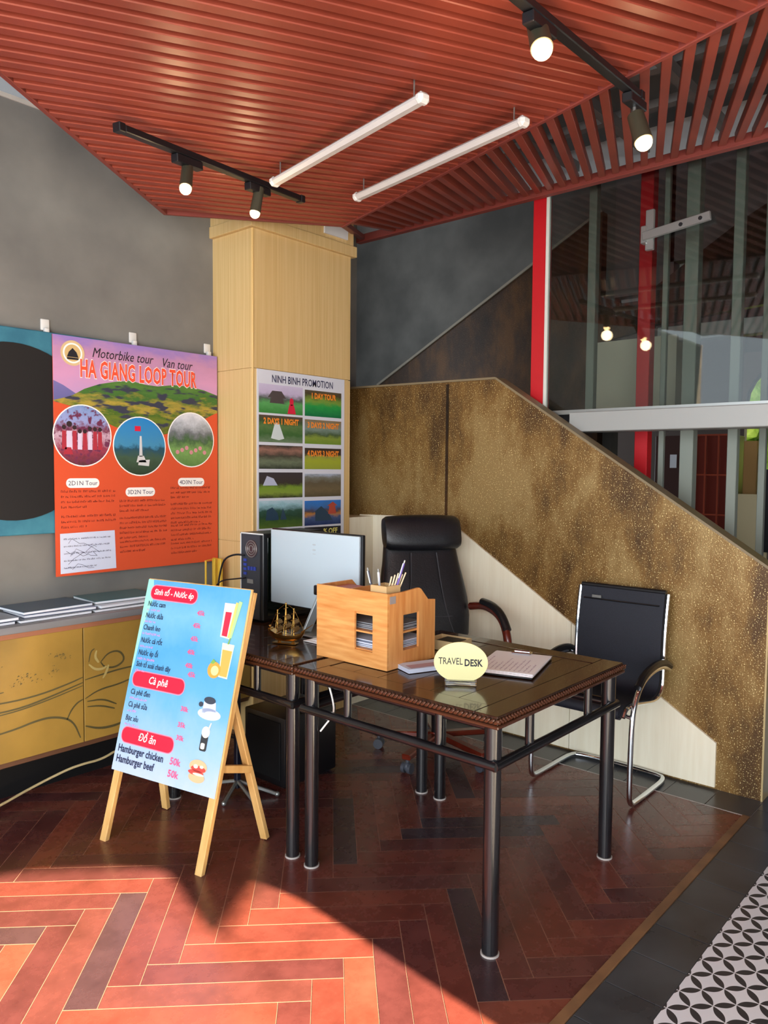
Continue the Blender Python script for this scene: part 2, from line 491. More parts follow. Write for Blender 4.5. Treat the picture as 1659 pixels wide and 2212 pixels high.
# charcoal tile borders with their joints
mb = MB()
k = 2.127 - 26 * .196
while k < 3.79:
    x0, x1 = max(k, -3), min(k + .1925, 3.80)
    if x1 > x0: mb.box((x0, .786, -.03), (x1, .9625, .0), .0008, 1)
    k += .196
y = .9655
while y < 3.39:
    mb.box((3.592, y, -.03), (3.80, min(y + .193, 3.4), .0), .0008, 1); y += .196
struct('trim_1', mb, m_tile)
struct('trim_2', MB().box((-3, .964, -.02), (PX1 + .005, .995, .004), .001, 1), m_strip)
struct('trim_3', MB().box((3.585, .995, -.02), (3.591, 3.39, .001)), m_grout)
struct('floor', MB().box((-3, .7, -.06), (3.80, 3.75, -.0035)), m_grout)
struct('floor', MB().box((-3, -4.2, -.05), (12, .784, .0)), m_petal)
struct('floor', MB().box((3.801, .7855, -.05), (12, 6, -.001)), m_tile)

# ---------------------------------------------------------------- walls
mb = MB().box((-3, 3.75, 0), (3.99, 3.9, 3.245))
struct('wall_left', mb, m_gray)
struct('trim_4', MB().box((-3, 3.742, 3.235), (2.3, 3.80, 3.255)), mat('pale_wall_cap', (190, 184, 176), .6))
# unseen wall behind the camera, its arch shaped to cut the sun patch
sun_patch_arch = [(1.478, 0), (1.478, 2.10), (1.44, 2.20), (1.38, 2.27), (1.30, 2.34), (1.10, 2.45), (.88, 2.54), (.60, 2.62), (.20, 2.66), (-.20, 2.62), (-.50, 2.54), (-.72, 2.45), (-.92, 2.34), (-1.0, 2.27), (-1.06, 2.20), (-1.10, 2.10), (-1.10, 0)]
mb = MB().prism([(-3, 0), (-3, 3.7), (9.4, 3.7), (9.4, 0)] + sun_patch_arch, 1, -2.62, -2.5)
struct('wall_sun_mask', mb, m_gray)
# right-hand bronze stair wall with its coping
bz = [(3.99, 2.072), (2.47, 2.052), (.975, 1.082), (.975, 0), (3.99, 0)]
w = struct('wall_right', MB().prism(bz, 0, 3.80, 3.90), m_bronze)
struct('bronze_seam', MB().box((3.795, 2.80, 1.24), (3.802, 2.818, 2.045)), m_bronzed, w)
struct('coping', MB().bar((3.85, 3.9, 2.078), (3.85, 2.47, 2.059), .012, .104, (1, 0, 0)).bar((3.85, 2.47, 2.059), (3.85, .975, 1.089), .012, .104, (1, 0, 0)), mat('coping_paint', (128, 112, 84), .5), w)
struct('wall_right_edge', MB().box((3.797, .968, 0), (3.903, .976, 1.08)), mat('bronze_edge', (190, 168, 120), .4, metal=.3), w)
# cream wainscot panels on it, one per sheet
def clipy(poly, ya, yb):
    bm = bmesh.new()
    vs = [bm.verts.new((0, u, v)) for u, v in poly]; bm.faces.new(vs)
    for co, no in (((0, ya, 0), (0, -1, 0)), ((0, yb, 0), (0, 1, 0))):
        bmesh.ops.bisect_plane(bm, geom=bm.verts[:] + bm.edges[:] + bm.faces[:], plane_co=co, plane_no=no, clear_outer=True)
    out = [(v.co.y, v.co.z) for v in bm.faces[:][0].verts]; bm.free(); return out
wp = [(3.52, 1.225), (2.81, 1.236), (1.18, .229), (1.18, .012), (3.52, .012)]
mb = MB()
for a, b_ in ((1.18, 1.948), (1.952, 2.74), (2.744, 3.52)):
    mb.prism(clipy(wp, a, b_), 0, 3.786, 3.80)
struct('trim_5', mb, m_cream)
# grey wall and bronze flight far behind the stair, dark upper void
struct('wall_far', MB().box((5.1, -.4, 0), (5.2, 6, 4.6)), m_gray2) if False else None
struct('wall_stairwell', MB().prism([(5.6, 0), (5.6, 4.4), (2.35, 4.4), (2.35, 0)], 0, 5.1, 5.2), m_gray2)
struct('wall_stairwell', MB().box((3.9, 5.0, 0), (5.1, 5.1, 4.4)), m_gray2)
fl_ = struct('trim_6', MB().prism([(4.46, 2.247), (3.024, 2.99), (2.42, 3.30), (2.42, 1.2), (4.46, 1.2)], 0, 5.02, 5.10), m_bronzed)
struct('stair_edge', MB().bar((5.01, 4.46, 2.252), (5.01, 2.42, 3.305), .018, .012, (1, 0, 0)), mat('stair_edge_paint', (120, 112, 98), .6), fl_)

# oak-clad pillar in the corner
pil = struct('trim_7', MB().box((2.768, 3.392, 2.088), (3.552, 3.75, 2.85)).box((2.768, 3.392, 1.112), (3.552, 3.75, 2.083)).box((2.768, 3.392, 0), (3.552, 3.75, 1.107))
             .box((2.776, 3.40, 1.0), (3.545, 3.75, 3.3)), m_oak)
struct('pillar_crown', MB().box((2.745, 3.368, 2.851), (3.585, 3.752, 2.915), .002, 1), m_oak, pil)
struct('pillar_cap', MB().box((2.752, 3.376, 2.915), (3.56, 3.75, 3.3)), m_oak, pil)
struct('pillar_corner_bead', MB().box((2.765, 3.389, 0), (2.777, 3.40, 2.85), .002, 1), mat('corner_bead', (222, 186, 120), .4), pil)
struct('trim_8', MB().box((3.30, 3.365, 2.94), (3.50, 3.376, 3.01)), m_white)
struct('trim_9', MB().box((3.552, 3.398, 0), (3.786, 3.75, 1.218)), m_cream)

# ---------------------------------------------------------------- slatted ceiling (tilted a little)
CN = Vector((-.0625, .01866, .99787)); CP = Vector((2.283, 3.49, 2.817))
def cz(x, y, off=0.0): return CP.z - (CN.x * (x - CP.x) + CN.y * (y - CP.y)) / CN.z + off
sdir = Vector((.9306, -.3602)); sdir.normalize()
ndir = Vector((-sdir.y, sdir.x))           # points away from the camera
P1, P2 = Vector((2.283, 3.49)), Vector((3.147, 3.07))
ldir = (Vector((1.079, 2.556)) - P1).normalized()
rdir = (Vector((2.451, .686)) - P2).normalized()
def inter(p, d, q, e):
    den = d.x * e.y - d.y * e.x
    t = ((q.x - p.x) * e.y - (q.y - p.y) * e.x) / den
    return p + d * t
pit = .0665
mb = MB()
far = P1.dot(ndir)
far = min(P1.dot(ndir), P2.dot(ndir))
ns = 78
for k in range(ns):
    base = ndir * (far - .035 - k * pit)
    a = inter(base, sdir, P1, ldir); c = inter(base, sdir, P2, rdir)
    if (a - base).dot(sdir) < -3.2: a = base + sdir * -3.2
    A = Vector((a.x, a.y, cz(a.x, a.y, .028))); B = Vector((c.x, c.y, cz(c.x, c.y, .028)))
    mb.bar(A, B, .040, .056, CN, .003)
ceil = struct('ceiling', mb, m_slat)
def edge_bar(p, q, w, h, off):
    return MB().bar((p.x, p.y, cz(p.x, p.y, off)), (q.x, q.y, cz(q.x, q.y, off)), w, h, CN, .002)
struct('ceiling_border', edge_bar(P1, P1 + ldir * 4.2, .02, .075, .036), m_slat_trim, ceil)
struct('ceiling_border', edge_bar(P1, P2, .02, .06, .03), m_slat_trim, ceil)
struct('ceiling_border', edge_bar(P2, P2 + rdir * 5.2, .02, .05, .02), m_slat_trim, ceil)
# white support clips between slats along the right edge
mb = MB()
for k in range(4, 60, 2):
    t = k * pit * 1.02
    p = P2 + rdir * t
    mb.box((p.x - .035, p.y - .014, cz(p.x, p.y, .02)), (p.x - .012, p.y + .014, cz(p.x, p.y, .05)))
struct('support_clips', mb, m_white, ceil)
# rising facet between the ceiling edge and the glass line
FX, FZ = 3.905, 3.085
mb = MB()
dd = Vector((.922, .387)).normalized()
y = 3.56
while y > -3:
    low = Vector((FX, y)); q = inter(low, dd, P2, rdir)
    if q.y < P2.y + .02:
        mb.bar((q.x, q.y, cz(q.x, q.y, .03)), (low.x, low.y, FZ + .02), .034, .05, (0, 0, 1), .002)
    y -= .076
fac = struct('ceiling', mb, m_slat)
struct('ceiling_border', MB().bar((FX, 3.66, FZ), (FX, -3, FZ), .05, .045, (1, 0, 0), .003), m_slat_trim, fac)
struct('ceiling_border', MB().bar((P2.x, P2.y, cz(P2.x, P2.y, .02)), (FX, 3.62, FZ + .01), .04, .03, (0, 0, 1), .003), m_slat_trim, fac)
# services seen between the slats: pale batten wall, dark slab, steel grid
mb = MB().box((4.02, -3, 3.145), (4.10, 3.9, 3.32))
struct('trim_10', mb, mat('pale_batten', (196, 194, 192), .7))
struct('ceiling', MB().box((-3, -2.6, 3.62), (9.4, 6, 3.75)), mat('dark_slab', (128, 122, 118), .9))
struct('ceiling', MB().prism([(-3, 3.38), (2.95, 3.44), (2.95, 3.45), (-3, 3.39)], 1, -2.5, 3.75), mat('gap_shade_sheet', (46, 34, 30), .9))  # dark sheet added above the slats so their gaps look shaded
mb = MB()
for k in range(16):
    yy = 3.3 - k * .40
    mb.bar((2.6, yy, 3.22), (4.02, yy, 3.22), .04, .05)
for xx in (3.05, 3.4, 3.75): mb.bar((xx, 3.6, 3.30), (xx, -2.5, 3.30), .05, .04)
struct('trim_11', mb, mat('ceiling_grid_grey', (132, 128, 126), .6))

# ---------------------------------------------------------------- glass screen over the stair wall
win = struct('window_1', MB().box((3.95, -2.4, 1.86), (3.962, 2.235, 3.08)), m_glass)
struct('glass_edge', MB().box((3.945, 2.222, 1.88), (3.967, 2.240, 3.08)), mat('white_glass_edge', (214, 216, 208), .3), win)
struct('glass_channel', MB().box((3.935, -2.4, 1.842), (3.977, 2.22, 1.866)), m_steel, win)
beam = MB().box((3.90, -2.45, 1.742), (4.06, 2.05, 1.85), .004, 1)
tag(link('steel_beam', beam.bm, m_beam), 'pale grey horizontal steel beam under the glass screen', 'beam')
def post(nm, label, x, y, z0, z1, wx, wy, m, group=None):
    o = link(nm, MB().box((x - wx / 2, y - wy / 2, z0), (x + wx / 2, y + wy / 2, z1), .003, 1).bm, m)
    return tag(o, label, 'post', group)
post('red_post', 'bright red steel post left of the glass, beside the grey upper wall', 3.985, 2.285, 0, 3.08, .07, .085, m_red)
post('red_post', 'red steel post behind the glass, below the metal door fitting', 4.32, 1.80, 0, 3.3, .07, .075, m_red)
post('metal_stud', 'leftmost grey-green metal stud behind the glass, between the two red posts', 4.3, 2.12, 1.87, 3.3, .05, .05, m_stud)
post('metal_stud', 'wide grey-green metal stud behind the glass, just right of the door fitting', 4.3, 1.535, 0, 3.3, .07, .072, m_stud)
post('metal_stud', 'grey-green metal stud behind the glass at the right, left one of a close pair', 4.3, 1.300, 0, 3.3, .05, .050, m_stud)
post('metal_stud', 'grey-green metal stud behind the glass nearest the right picture edge', 4.6, 1.235, 0, 3.3, .04, .035, m_stud)
post('metal_stud', 'thin dark grey stud behind the glass right beside the red post', 4.34, 1.70, 0, 3.3, .03, .03, m_stud)
t = thing('door_fitting', 'brushed steel glass-door patch fitting with long arm, mounted high on the glass', 'fitting', (3.935, 1.64, 2.66))
link('patch_plate', MB().box((3.928, 1.612, 2.665), (3.949, 1.655, 2.87), .003, 1).bm, m_steel, t)
link('arm', MB().bar((3.92, 1.665, 2.735), (3.92, 1.325, 2.775), .045, .018, (1, 0, 0), .003).bm, m_steel, t)
for y_, z_ in ((1.372, 2.769), (1.467, 2.757)): link('screw', MB().cyl((3.908, y_, z_), (3.913, y_, z_), .010, n=12).bm, m_black, t)
link('clamp', MB().box((3.915, 1.645, 2.70), (3.955, 1.675, 2.79), .004, 1).bm, m_steel, t)

# space behind the glass
struct('wall_stairwell', MB().box((5.1, 1.95, 2.72), (5.2, 2.36, 4.4)).box((5.1, .9, 2.9), (5.2, 2.0, 4.4)), mat('plum_grey_plaster', (98, 88, 88), .8))
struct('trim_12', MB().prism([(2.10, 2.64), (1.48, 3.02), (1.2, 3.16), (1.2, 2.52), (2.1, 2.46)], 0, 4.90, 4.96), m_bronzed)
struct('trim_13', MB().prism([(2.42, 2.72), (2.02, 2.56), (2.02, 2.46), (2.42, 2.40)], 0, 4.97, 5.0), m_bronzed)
struct('wall_reflection', MB().box((4.95, 1.86, 1.93), (5.05, 2.42, 2.40)), mat('beige_reflection', (196, 190, 170), .7))  # pale panel added to imitate a reflection in the glass
struct('floor', MB().box((4.07, -2.4, 1.80), (5.2, 2.45, 1.86)), m_tile)
struct('trim_14', MB().box((4.98, -.5, 2.36), (5.08, 2.0, 2.46), .004, 1), m_beam)
struct('wall_back', MB().box((9.3, 3.2, 0), (9.4, 6, 4)).box((9.3, 2.70, 0), (9.4, 3.2, 3.62)).box((9.3, -2.5, 0), (9.4, 2.72, 1.35)).box((9.3, -2.5, 2.86), (9.4, 2.72, 3.62)).box((9.3, -2.5, 1.35), (9.4, 1.4, 2.86)), mat('brown_back_wall', (64, 50, 42), .8))
# arched window: frame with glazing bars, garden beyond
arch = []
for k in range(0, 13):
    a = R(180 - 15 * k)
    arch.append((2.07 + .60 * -math.cos(a), 2.28 + .52 * math.sin(a)))
mb = MB()
hole = [(2.07 + .60 * math.cos(R(15 * k)), 2.28 + .52 * math.sin(R(15 * k))) for k in range(13)]
mb.prism([(2.72, 2.28), (2.72, 2.87), (2.07, 2.87)] + [h for h in reversed(hole[:7])], 0, 9.28, 9.33)
mb.prism([(2.07, 2.87), (1.4, 2.87), (1.4, 2.28)] + [h for h in reversed(hole[6:])], 0, 9.28, 9.33)
w2 = struct('window_2', mb, mat('brown_arch_wall', (84, 62, 50), .7))
mb = MB().box((9.24, 2.36, 1.4), (9.30, 2.39, 2.8)).box((9.24, 1.75, 1.4), (9.30, 1.78, 2.8)).box((9.22, 1.4, 2.16), (9.32, 2.72, 2.20)).tube([(9.27, a, b_) for a, b_ in hole], .02, 6)
struct('window_frame', mb, m_dark, w2)
mb = MB()
rd = random.Random(5)
for k in range(620):
    c = (rd.uniform(11.6, 13.4), rd.uniform(0.2, 5.4), rd.uniform(-.2, 5.2)); r = rd.uniform(.20, .42)
    bmesh.ops.create_icosphere(mb.bm, subdivisions=1, radius=r, matrix=Matrix.Translation(c) @ Matrix.Rotation(rd.uniform(0, 3), 4, 'X') @ Matrix.Diagonal((1, 1, rd.uniform(.5, 1), 1)))
hedge = link('garden_foliage', mb.bm, mat('leaf_green', (150, 186, 66), .6, c2=(206, 228, 130), scale=9, detail=6), smooth=False)
tag(hedge, 'sunlit green foliage seen through the far arched window', 'foliage'); hedge['kind'] = 'stuff'
t = thing('wooden_door', 'dark brown wooden door with small pale notice, seen below the beam', 'door', (7.0, 2.65, 0))
link('door_leaf', MB().box((7.0, 2.50, 0), (7.05, 2.80, 1.85), .004, 1).bm, mat('dark_door_wood', (66, 34, 26), .5), t)
link('notice', MB().box((6.995, 2.60, 1.56), (7.0, 2.66, 1.68)).bm, m_paper, t)
t = thing('display_cabinet', 'red-brown glazed wooden cabinet standing far behind the stair wall', 'cabinet', (7.0, 2.3, 0))
link('carcass', MB().box((7.02, 2.14, 0), (7.4, 2.46, 1.85), .004, 1).bm, mat('red_cabinet_back', (112, 34, 18), .4), t)
mb = MB()
for yy in (2.14, 2.24, 2.35, 2.46): mb.bar((7.01, yy, .5), (7.01, yy, 1.85), .015, .02, (1, 0, 0))
for zz in (.5, .8, 1.15, 1.5, 1.85): mb.bar((7.01, 2.14, zz), (7.01, 2.46, zz), .018, .015)
link('glazing_frame', mb.bm, mat('red_cabinet_frame', (150, 60, 34), .4), t)
tag(link('plaster_column', MB().box((7.2, 1.98, 0), (7.4, 2.09, 1.80), .004, 1).bm, mat('ochre_plaster', (186, 146, 88), .7)), 'narrow ochre column seen far behind between cabinet and window', 'column')
t = thing('dark_bench', 'black metal bench with pale panel seen far behind at right edge', 'bench', (6.5, 1.9, 0))
link('bench_frame', MB().box((6.5, 1.62, .9), (6.6, 1.72, 1.55)).box((6.5, 1.6, .55), (6.6, 2.2, .60)).box((6.5, 2.16, 0), (6.6, 2.2, 1.0)).bm, m_black, t)
link('panel', MB().box((6.6, 1.72, .7), (6.63, 1.95, 1.35)).bm, mat('pale_panel', (190, 176, 140), .5), t)
post('steel_pillar', 'black upright at the right picture edge beyond the bronze stair wall', 4.3, .98, .32, 1.25, .06, .07, m_black)
tag(link('blue_board', MB().box((3.93, .93, 0), (3.96, 1.03, .46)).bm, mat('blue_paint', (48, 104, 158), .5)), 'narrow blue painted board at the foot behind the bronze wall end', 'board')
t = None

# ---------------------------------------------------------------- teal panel with round black opening, left wall
t = thing('round_wall_panel', 'teal square wall panel with a big round black centre, cut by left edge', 'wall panel', (1.6, 3.75, 1.20))
m_teal = mat('teal_paint', (40, 104, 128), .5, c2=(64, 132, 152), scale=7, detail=6)
link('board', MB().box((1.11, 3.715, 1.20), (2.09, 3.75, 2.18), .004, 1).bm, m_teal, t)
link('round_centre', MB().cyl((1.6, 3.716, 1.69), (1.6, 3.708, 1.69), .418, n=64).bm, mat('black_centre', (16, 16, 19), .55), t)

# ---------------------------------------------------------------- orange tour poster on the left wall
F1 = frame((1.785, 3.700, .985), (1, 0, 0), (0, 0, 1))      # sheet coordinates: 0..0.97 by 0..1.185
PW, PH = .972, 1.187
t = thing('tour_poster', 'orange and purple tour poster hanging on the grey left wall', 'poster', (2.27, 3.70, .985))
def flat(name, pts, m, par, fm, lift):
    return link(name, MB().poly(pts, fm @ Matrix.Translation((0, 0, lift))).bm, m, par, smooth=False)
def flats(name, polys, m, par, fm, lift):
    for p in polys: o = flat(name, p, m, par, fm, lift)
    return o
# sheet with slight belly and lifted bottom edge
bm = bmesh.new(); NX, NY = 10, 16
def belly(u, v): return -.0 + .012 * (1 - v) ** 2
link('sheet', MB().box((1.785, 3.701, .985), (1.785 + PW, 3.7035, .985 + PH)).bm, m_orangeink, t); bm.free()
sky = picture('dusk_sky_print', [(0, (150, 130, 190)), (.35, (184, 150, 196)), (.6, (206, 150, 190)), (.85, (190, 140, 176)), (1, (150, 124, 190))], 3, .5)
flat('sky_print', [(0, PH * .62), (PW, PH * .62), (PW, PH), (0, PH)], sky, t, F1, .0008)
hill = picture('rice_terrace_print', [(0, (52, 74, 34)), (.2, (120, 128, 44)), (.4, (70, 104, 40)), (.55, (176, 154, 66)), (.75, (66, 108, 50)), (1, (90, 130, 60))], 7, .8, speck=((60, 62, 78), 9))
hp = [(0, .868), (.05, .882), (.10, .90), (.16, .935), (.24, .965), (.33, .985), (.42, .998), (.50, .985), (.58, .982), (.68, .998), (.78, .998), (.88, .985), (PW, .962), (PW, .70), (0, .70)]
flat('hill_print', hp, hill, t, F1, .0014)
flat('distant_hill_print', [(0, .965), (.05, .945), (.12, .905), (.17, .87), (0, .84)], picture('blue_hill_print', [(0, (96, 98, 150)), (1, (120, 112, 170))]), t, F1, .0011)
op = [(0, 0), (PW, 0), (PW, .862), (.93, .845), (.86, .81), (.75, .755), (.60, .72), (.45, .72), (.33, .75), (.20, .80), (.10, .842), (0, .862)]
flat('orange_field_print', op, m_orangeink, t, F1, .0020)
p_crowd = picture('group_photo_print', [(0, (90, 50, 60)), (.25, (150, 60, 80)), (.5, (200, 170, 190)), (.6, (120, 50, 70)), (.72, (150, 160, 210)), (1, (120, 150, 200))], 9, .6, speck=((110, 50, 80), 9))
p_tower = picture('flag_tower_print', [(0, (46, 62, 46)), (.3, (66, 90, 70)), (.45, (40, 80, 100)), (.52, (70, 140, 180)), (1, (40, 130, 200))], 6, .3)
p_lake = picture('valley_photo_print', [(0, (90, 130, 70)), (.3, (120, 160, 90)), (.48, (70, 100, 66)), (.6, (110, 116, 120)), (.85, (190, 196, 206)), (1, (220, 222, 230))], 6, .5)
for nm, cx, cy, r, pm in (('group_photo', .148, .70, .156, p_crowd), ('tower_photo', .468, .655, .158, p_tower), ('valley_photo', .792, .70, .155, p_lake)):
    flat(nm + '_rim', disc(cx, cy, r), m_whiteink, t, F1, .0026)
    flat(nm, disc(cx, cy, r - .006), pm, t, F1, .0031)
# figures on the group photo, tower and flag on the second, sitters on the third
mb = MB()
rd = random.Random(2)
figs = {'pale': [], 'red': [], 'dark': []}
for k in range(8):
    x = .05 + k * .027; s_ = 1.35 if k == 1 else 1
    figs['dark'].append(disc(x, .735 * 1 + (.02 if k == 1 else rd.uniform(-.015, .005)), .011 * s_, n=14))
    figs['red' if k % 2 == 0 or k > 5 else 'pale'].append([(x - .012 * s_, .63), (x + .012 * s_, .63), (x + .010 * s_, .722), (x - .010 * s_, .722)])
figs['red'].append([(.045, .605), (.095, .605), (.085, .64), (.055, .64)])
flats('people_print', figs['pale'], mat('pale_clothes_print', (214, 200, 226), .5), t, F1, .0036)
flats('people_print', figs['red'], mat('red_clothes_print', (172, 44, 62), .5), t, F1, .0037)
flats('people_print', figs['dark'], mat('hair_print', (48, 30, 36), .5), t, F1, .0038)
flats('tower_print', [[(.462, .60), (.482, .60), (.477, .71), (.466, .71)], [(.445, .57), (.505, .57), (.49, .605), (.455, .605)], [(.455, .555), (.52, .55), (.525, .585), (.46, .58)]], mat('tower_stone_print', (206, 208, 210), .5), t, F1, .0036)
flats('flag_print', [[(.437, .735), (.472, .735), (.472, .762), (.437, .762)]], m_redink, t, F1, .0037)
flats('people_print', [disc(.70 + .03 * k, .63 + .012 * (k % 3), .012, n=12) for k in range(7)], mat('sitting_people_print', (206, 140, 150), .5), t, F1, .0036)
# logo, headings
flat('logo', disc(.100, 1.105, .062), mat('logo_gold', (214, 186, 140), .5), t, F1, .0030)
flat('logo_ring', disc(.100, 1.105, .050), m_whiteink, t, F1, .0034)
flats('logo_emblem', [disc(.100, 1.105, .042, n=24)], mat('logo_tan', (206, 176, 120), .5), t, F1, .0037)
flats('logo_emblem', [[(.070, 1.085), (.130, 1.085), (.120, 1.11), (.100, 1.13), (.080, 1.11)], rrect(.070, 1.073, .130, 1.083, .003)], m_ink, t, F1, .0040)
lettering('script_heading', [dict(s='Motorbike tour', size=.070, x=.20, y=1.098, shear=.3, sx=.78), dict(s='Van tour', size=.070, x=.60, y=1.090, shear=.3, sx=.78)], m_ink, F1, t, .0036)
TX = dict(s='HA GIANG LOOP TOUR', x=.135, y=.995, sx=.50)
lettering('title_outline', [dict(TX, size=.122, bold=.0068, spacing=1.06)], m_whiteink, F1, t, .0036)
lettering('title', [dict(TX, size=.122, bold=.0034, spacing=1.06)], mat('title_orange', (238, 84, 52), .5), F1, t, .0046)
for cx, cy, s_ in ((.145, .462, '2D1N Tour'), (.468, .412, '3D2N Tour'), (.79, .462, '4D3N Tour')):
    flat('pill', rrect(cx - .088, cy - .024, cx + .088, cy + .024, .023), m_whiteink, t, F1, .0026)
    lettering('pill_text', [dict(s=s_, size=.032, x=cx, y=cy - .011, align='CENTER')], m_blueink, F1, t, .0031)
mb = MB()
for i, (x, y, w_, n_) in enumerate(((.03, .415, .29, 4), (.03, .29, .29, 3), (.345, .36, .27, 3), (.345, .27, .28, 5), (.345, .145, .27, 3), (.655, .425, .26, 3), (.655, .335, .27, 5), (.655, .215, .27, 4), (.655, .115, .27, 3))):
    scribble(mb, F1, x, y, w_, n_, .026, .013, i, .0028)
link('small_print', mb.bm, m_brownink, t, smooth=False)
flat('route_map', [(.022, .012), (.322, .016), (.315, .215), (.022, .212)], mat('map_paper', (206, 214, 236), .5), t, F1, .0028)
mb = MB(); rd = random.Random(9)
for k in range(5):
    x, y = rd.uniform(.05, .1), rd.uniform(.04, .19); pts = []
    for j in range(7):
        pts.append(F1 @ Vector((x, y, .0034))); x += rd.uniform(.01, .045); y = min(.2, max(.03, y + rd.uniform(-.03, .03)))
    pts = [p for p in pts if p.x < 1.785 + .31]
    if len(pts) > 2: mb.tube(pts, .0009, 4)
scribble(mb, F1, .04, .18, .25, 5, .036, .008, 33, .0033)
link('map_lines', mb.bm, m_blueink, t, smooth=False)

# adhesive hooks
for i, (hx, lab) in enumerate(((1.771, 'left'), (2.245, 'middle'), (2.722, 'right'))):
    t = thing('adhesive_hook', 'small white adhesive hook holding the %s of the tour poster top edge' % lab, 'hook', (hx, 3.75, 2.175), 0, 'white hooks above the tour poster')
    link('pad', MB().box((hx - .022, 3.742, 2.19), (hx + .022, 3.75, 2.245), .004, 2).bm, m_white, t)
    link('hook', MB().box((hx - .012, 3.72, 2.165), (hx + .012, 3.742, 2.20), .005, 2).bm, m_white, t)

# ---------------------------------------------------------------- promotion poster on the pillar
F2 = frame((2.797, 3.3895, 1.10), (1, 0, 0), (0, 0, 1))
t = thing('promotion_poster', 'white poster with a grid of ten landscape photos on the pale oak pillar', 'poster', (3.14, 3.39, 1.10))
link('sheet', MB().box((2.797, 3.3875, 1.10), (3.497, 3.3915, 2.084)).bm, mat('poster_white', (214, 216, 226), .45), t)
lettering('heading', [dict(s='NINH BINH PROMOTION', size=.060, x=.105, y=.918, sx=.72, bold=.0006)], m_blueink, F2, t, .0036)
pics = [
 [(0, (60, 130, 60)), (.35, (90, 160, 90)), (.5, (80, 90, 80)), (.7, (190, 176, 206)), (1, (200, 190, 216))],
 [(0, (20, 110, 66)), (.4, (40, 150, 70)), (.6, (120, 150, 60)), (.85, (70, 60, 40)), (1, (90, 80, 60))],
 [(0, (110, 130, 100)), (.3, (60, 100, 50)), (.6, (90, 120, 70)), (.8, (60, 80, 50)), (1, (90, 70, 60))],
 [(0, (110, 140, 50)), (.25, (130, 150, 60)), (.4, (70, 90, 60)), (.6, (120, 140, 130)), (1, (130, 110, 80))],
 [(0, (50, 56, 46)), (.3, (110, 120, 96)), (.55, (70, 66, 56)), (.8, (150, 110, 96)), (1, (60, 54, 50))],
 [(0, (150, 160, 60)), (.4, (160, 170, 50)), (.6, (150, 150, 70)), (.7, (60, 50, 46)), (1, (60, 48, 40))],
 [(0, (52, 54, 40)), (.2, (130, 150, 60)), (.4, (120, 150, 50)), (.55, (60, 54, 46)), (1, (60, 54, 60))],
 [(0, (84, 76, 56)), (.3, (110, 96, 70)), (.6, (96, 86, 66)), (.85, (120, 120, 110)), (1, (170, 180, 200))],
 [(0, (84, 110, 44)), (.25, (60, 90, 40)), (.4, (40, 70, 50)), (.6, (50, 84, 70)), (.85, (150, 190, 200)), (1, (180, 206, 216))],
 [(0, (30, 50, 100)), (.3, (70, 90, 130)), (.45, (190, 130, 60)), (.55, (80, 70, 80)), (.75, (60, 110, 170)), (1, (50, 120, 200))]]
zr = [(.905, .742), (.730, .577), (.560, .425), (.405, .258), (.243, .085)]
for i in range(10):
    r_, c_ = divmod(i, 2)
    x0, x1 = ((.012, .345), (.362, .672))[c_]
    y1, y0 = zr[r_]
    if c_: y1 -= .008
    o = flat('landscape_photo', [(x0, y0), (x1, y0), (x1, y1), (x0, y1)], picture('landscape_%d' % i, pics[i], 4 + i % 3, .45), t, F2, .0026)
    txt = {1: '1 DAY TOUR', 2: '2 DAYS 1 NIGHT', 3: '3 DAYS 2 NIGHT', 5: '4 DAYS 3 NIGHT'}.get(i)
    if txt:
        lettering('caption', [dict(s=txt, size=.046, x=(x0 + x1) / 2, y=y1 - .048, align='CENTER', sx=.78, bold=.002)], mat('caption_orange_%d' % i, (240, 140, 40), .5), F2, t, .0036)
flats('pagoda_print', [[(.09, .80), (.20, .80), (.19, .83), (.10, .83)], [(.075, .83), (.215, .83), (.18, .87), (.11, .87)]], mat('pagoda_brown', (76, 66, 66), .5), t, F2, .0031)
flats('red_dress_print', [[(.225, .745), (.29, .745), (.275, .80), (.24, .80)], disc(.257, .815, .016, .022, 16)], m_redink, t, F2, .0031)
flats('waterfall_print', [[(.10, .60), (.16, .59), (.20, .60), (.16, .69), (.13, .69)]], mat('water_print', (206, 216, 216), .5), t, F2, .0031)
flats('karst_print', [[(.45, .11), (.45, .17), (.50, .20), (.56, .16), (.60, .11)], [(.06, .13), (.07, .19), (.11, .205), (.15, .17), (.16, .13)], [(.17, .13), (.19, .20), (.22, .13)]], mat('karst_blue', (32, 62, 84), .5), t, F2, .0031)
flats('cave_mouth_print', [[(.04, .33), (.07, .385), (.12, .37), (.15, .33)]], mat('cave_light', (184, 188, 210), .5), t, F2, .0031)
flats('boat_house_print', [[(.56, .15), (.63, .15), (.62, .20), (.57, .20)], [(.55, .20), (.64, .20), (.60, .225)]], mat('red_roof_print', (176, 70, 50), .5), t, F2, .0034)
flat('black_strip', [(.362, .012), (.672, .012), (.672, .072), (.362, .075)], m_ink, t, F2, .0026)
lettering('strip_text', [dict(s='% OFF', size=.045, x=.52, y=.030, bold=.001)], mat('yellow_print', (232, 226, 120), .5), F2, t, .0032)

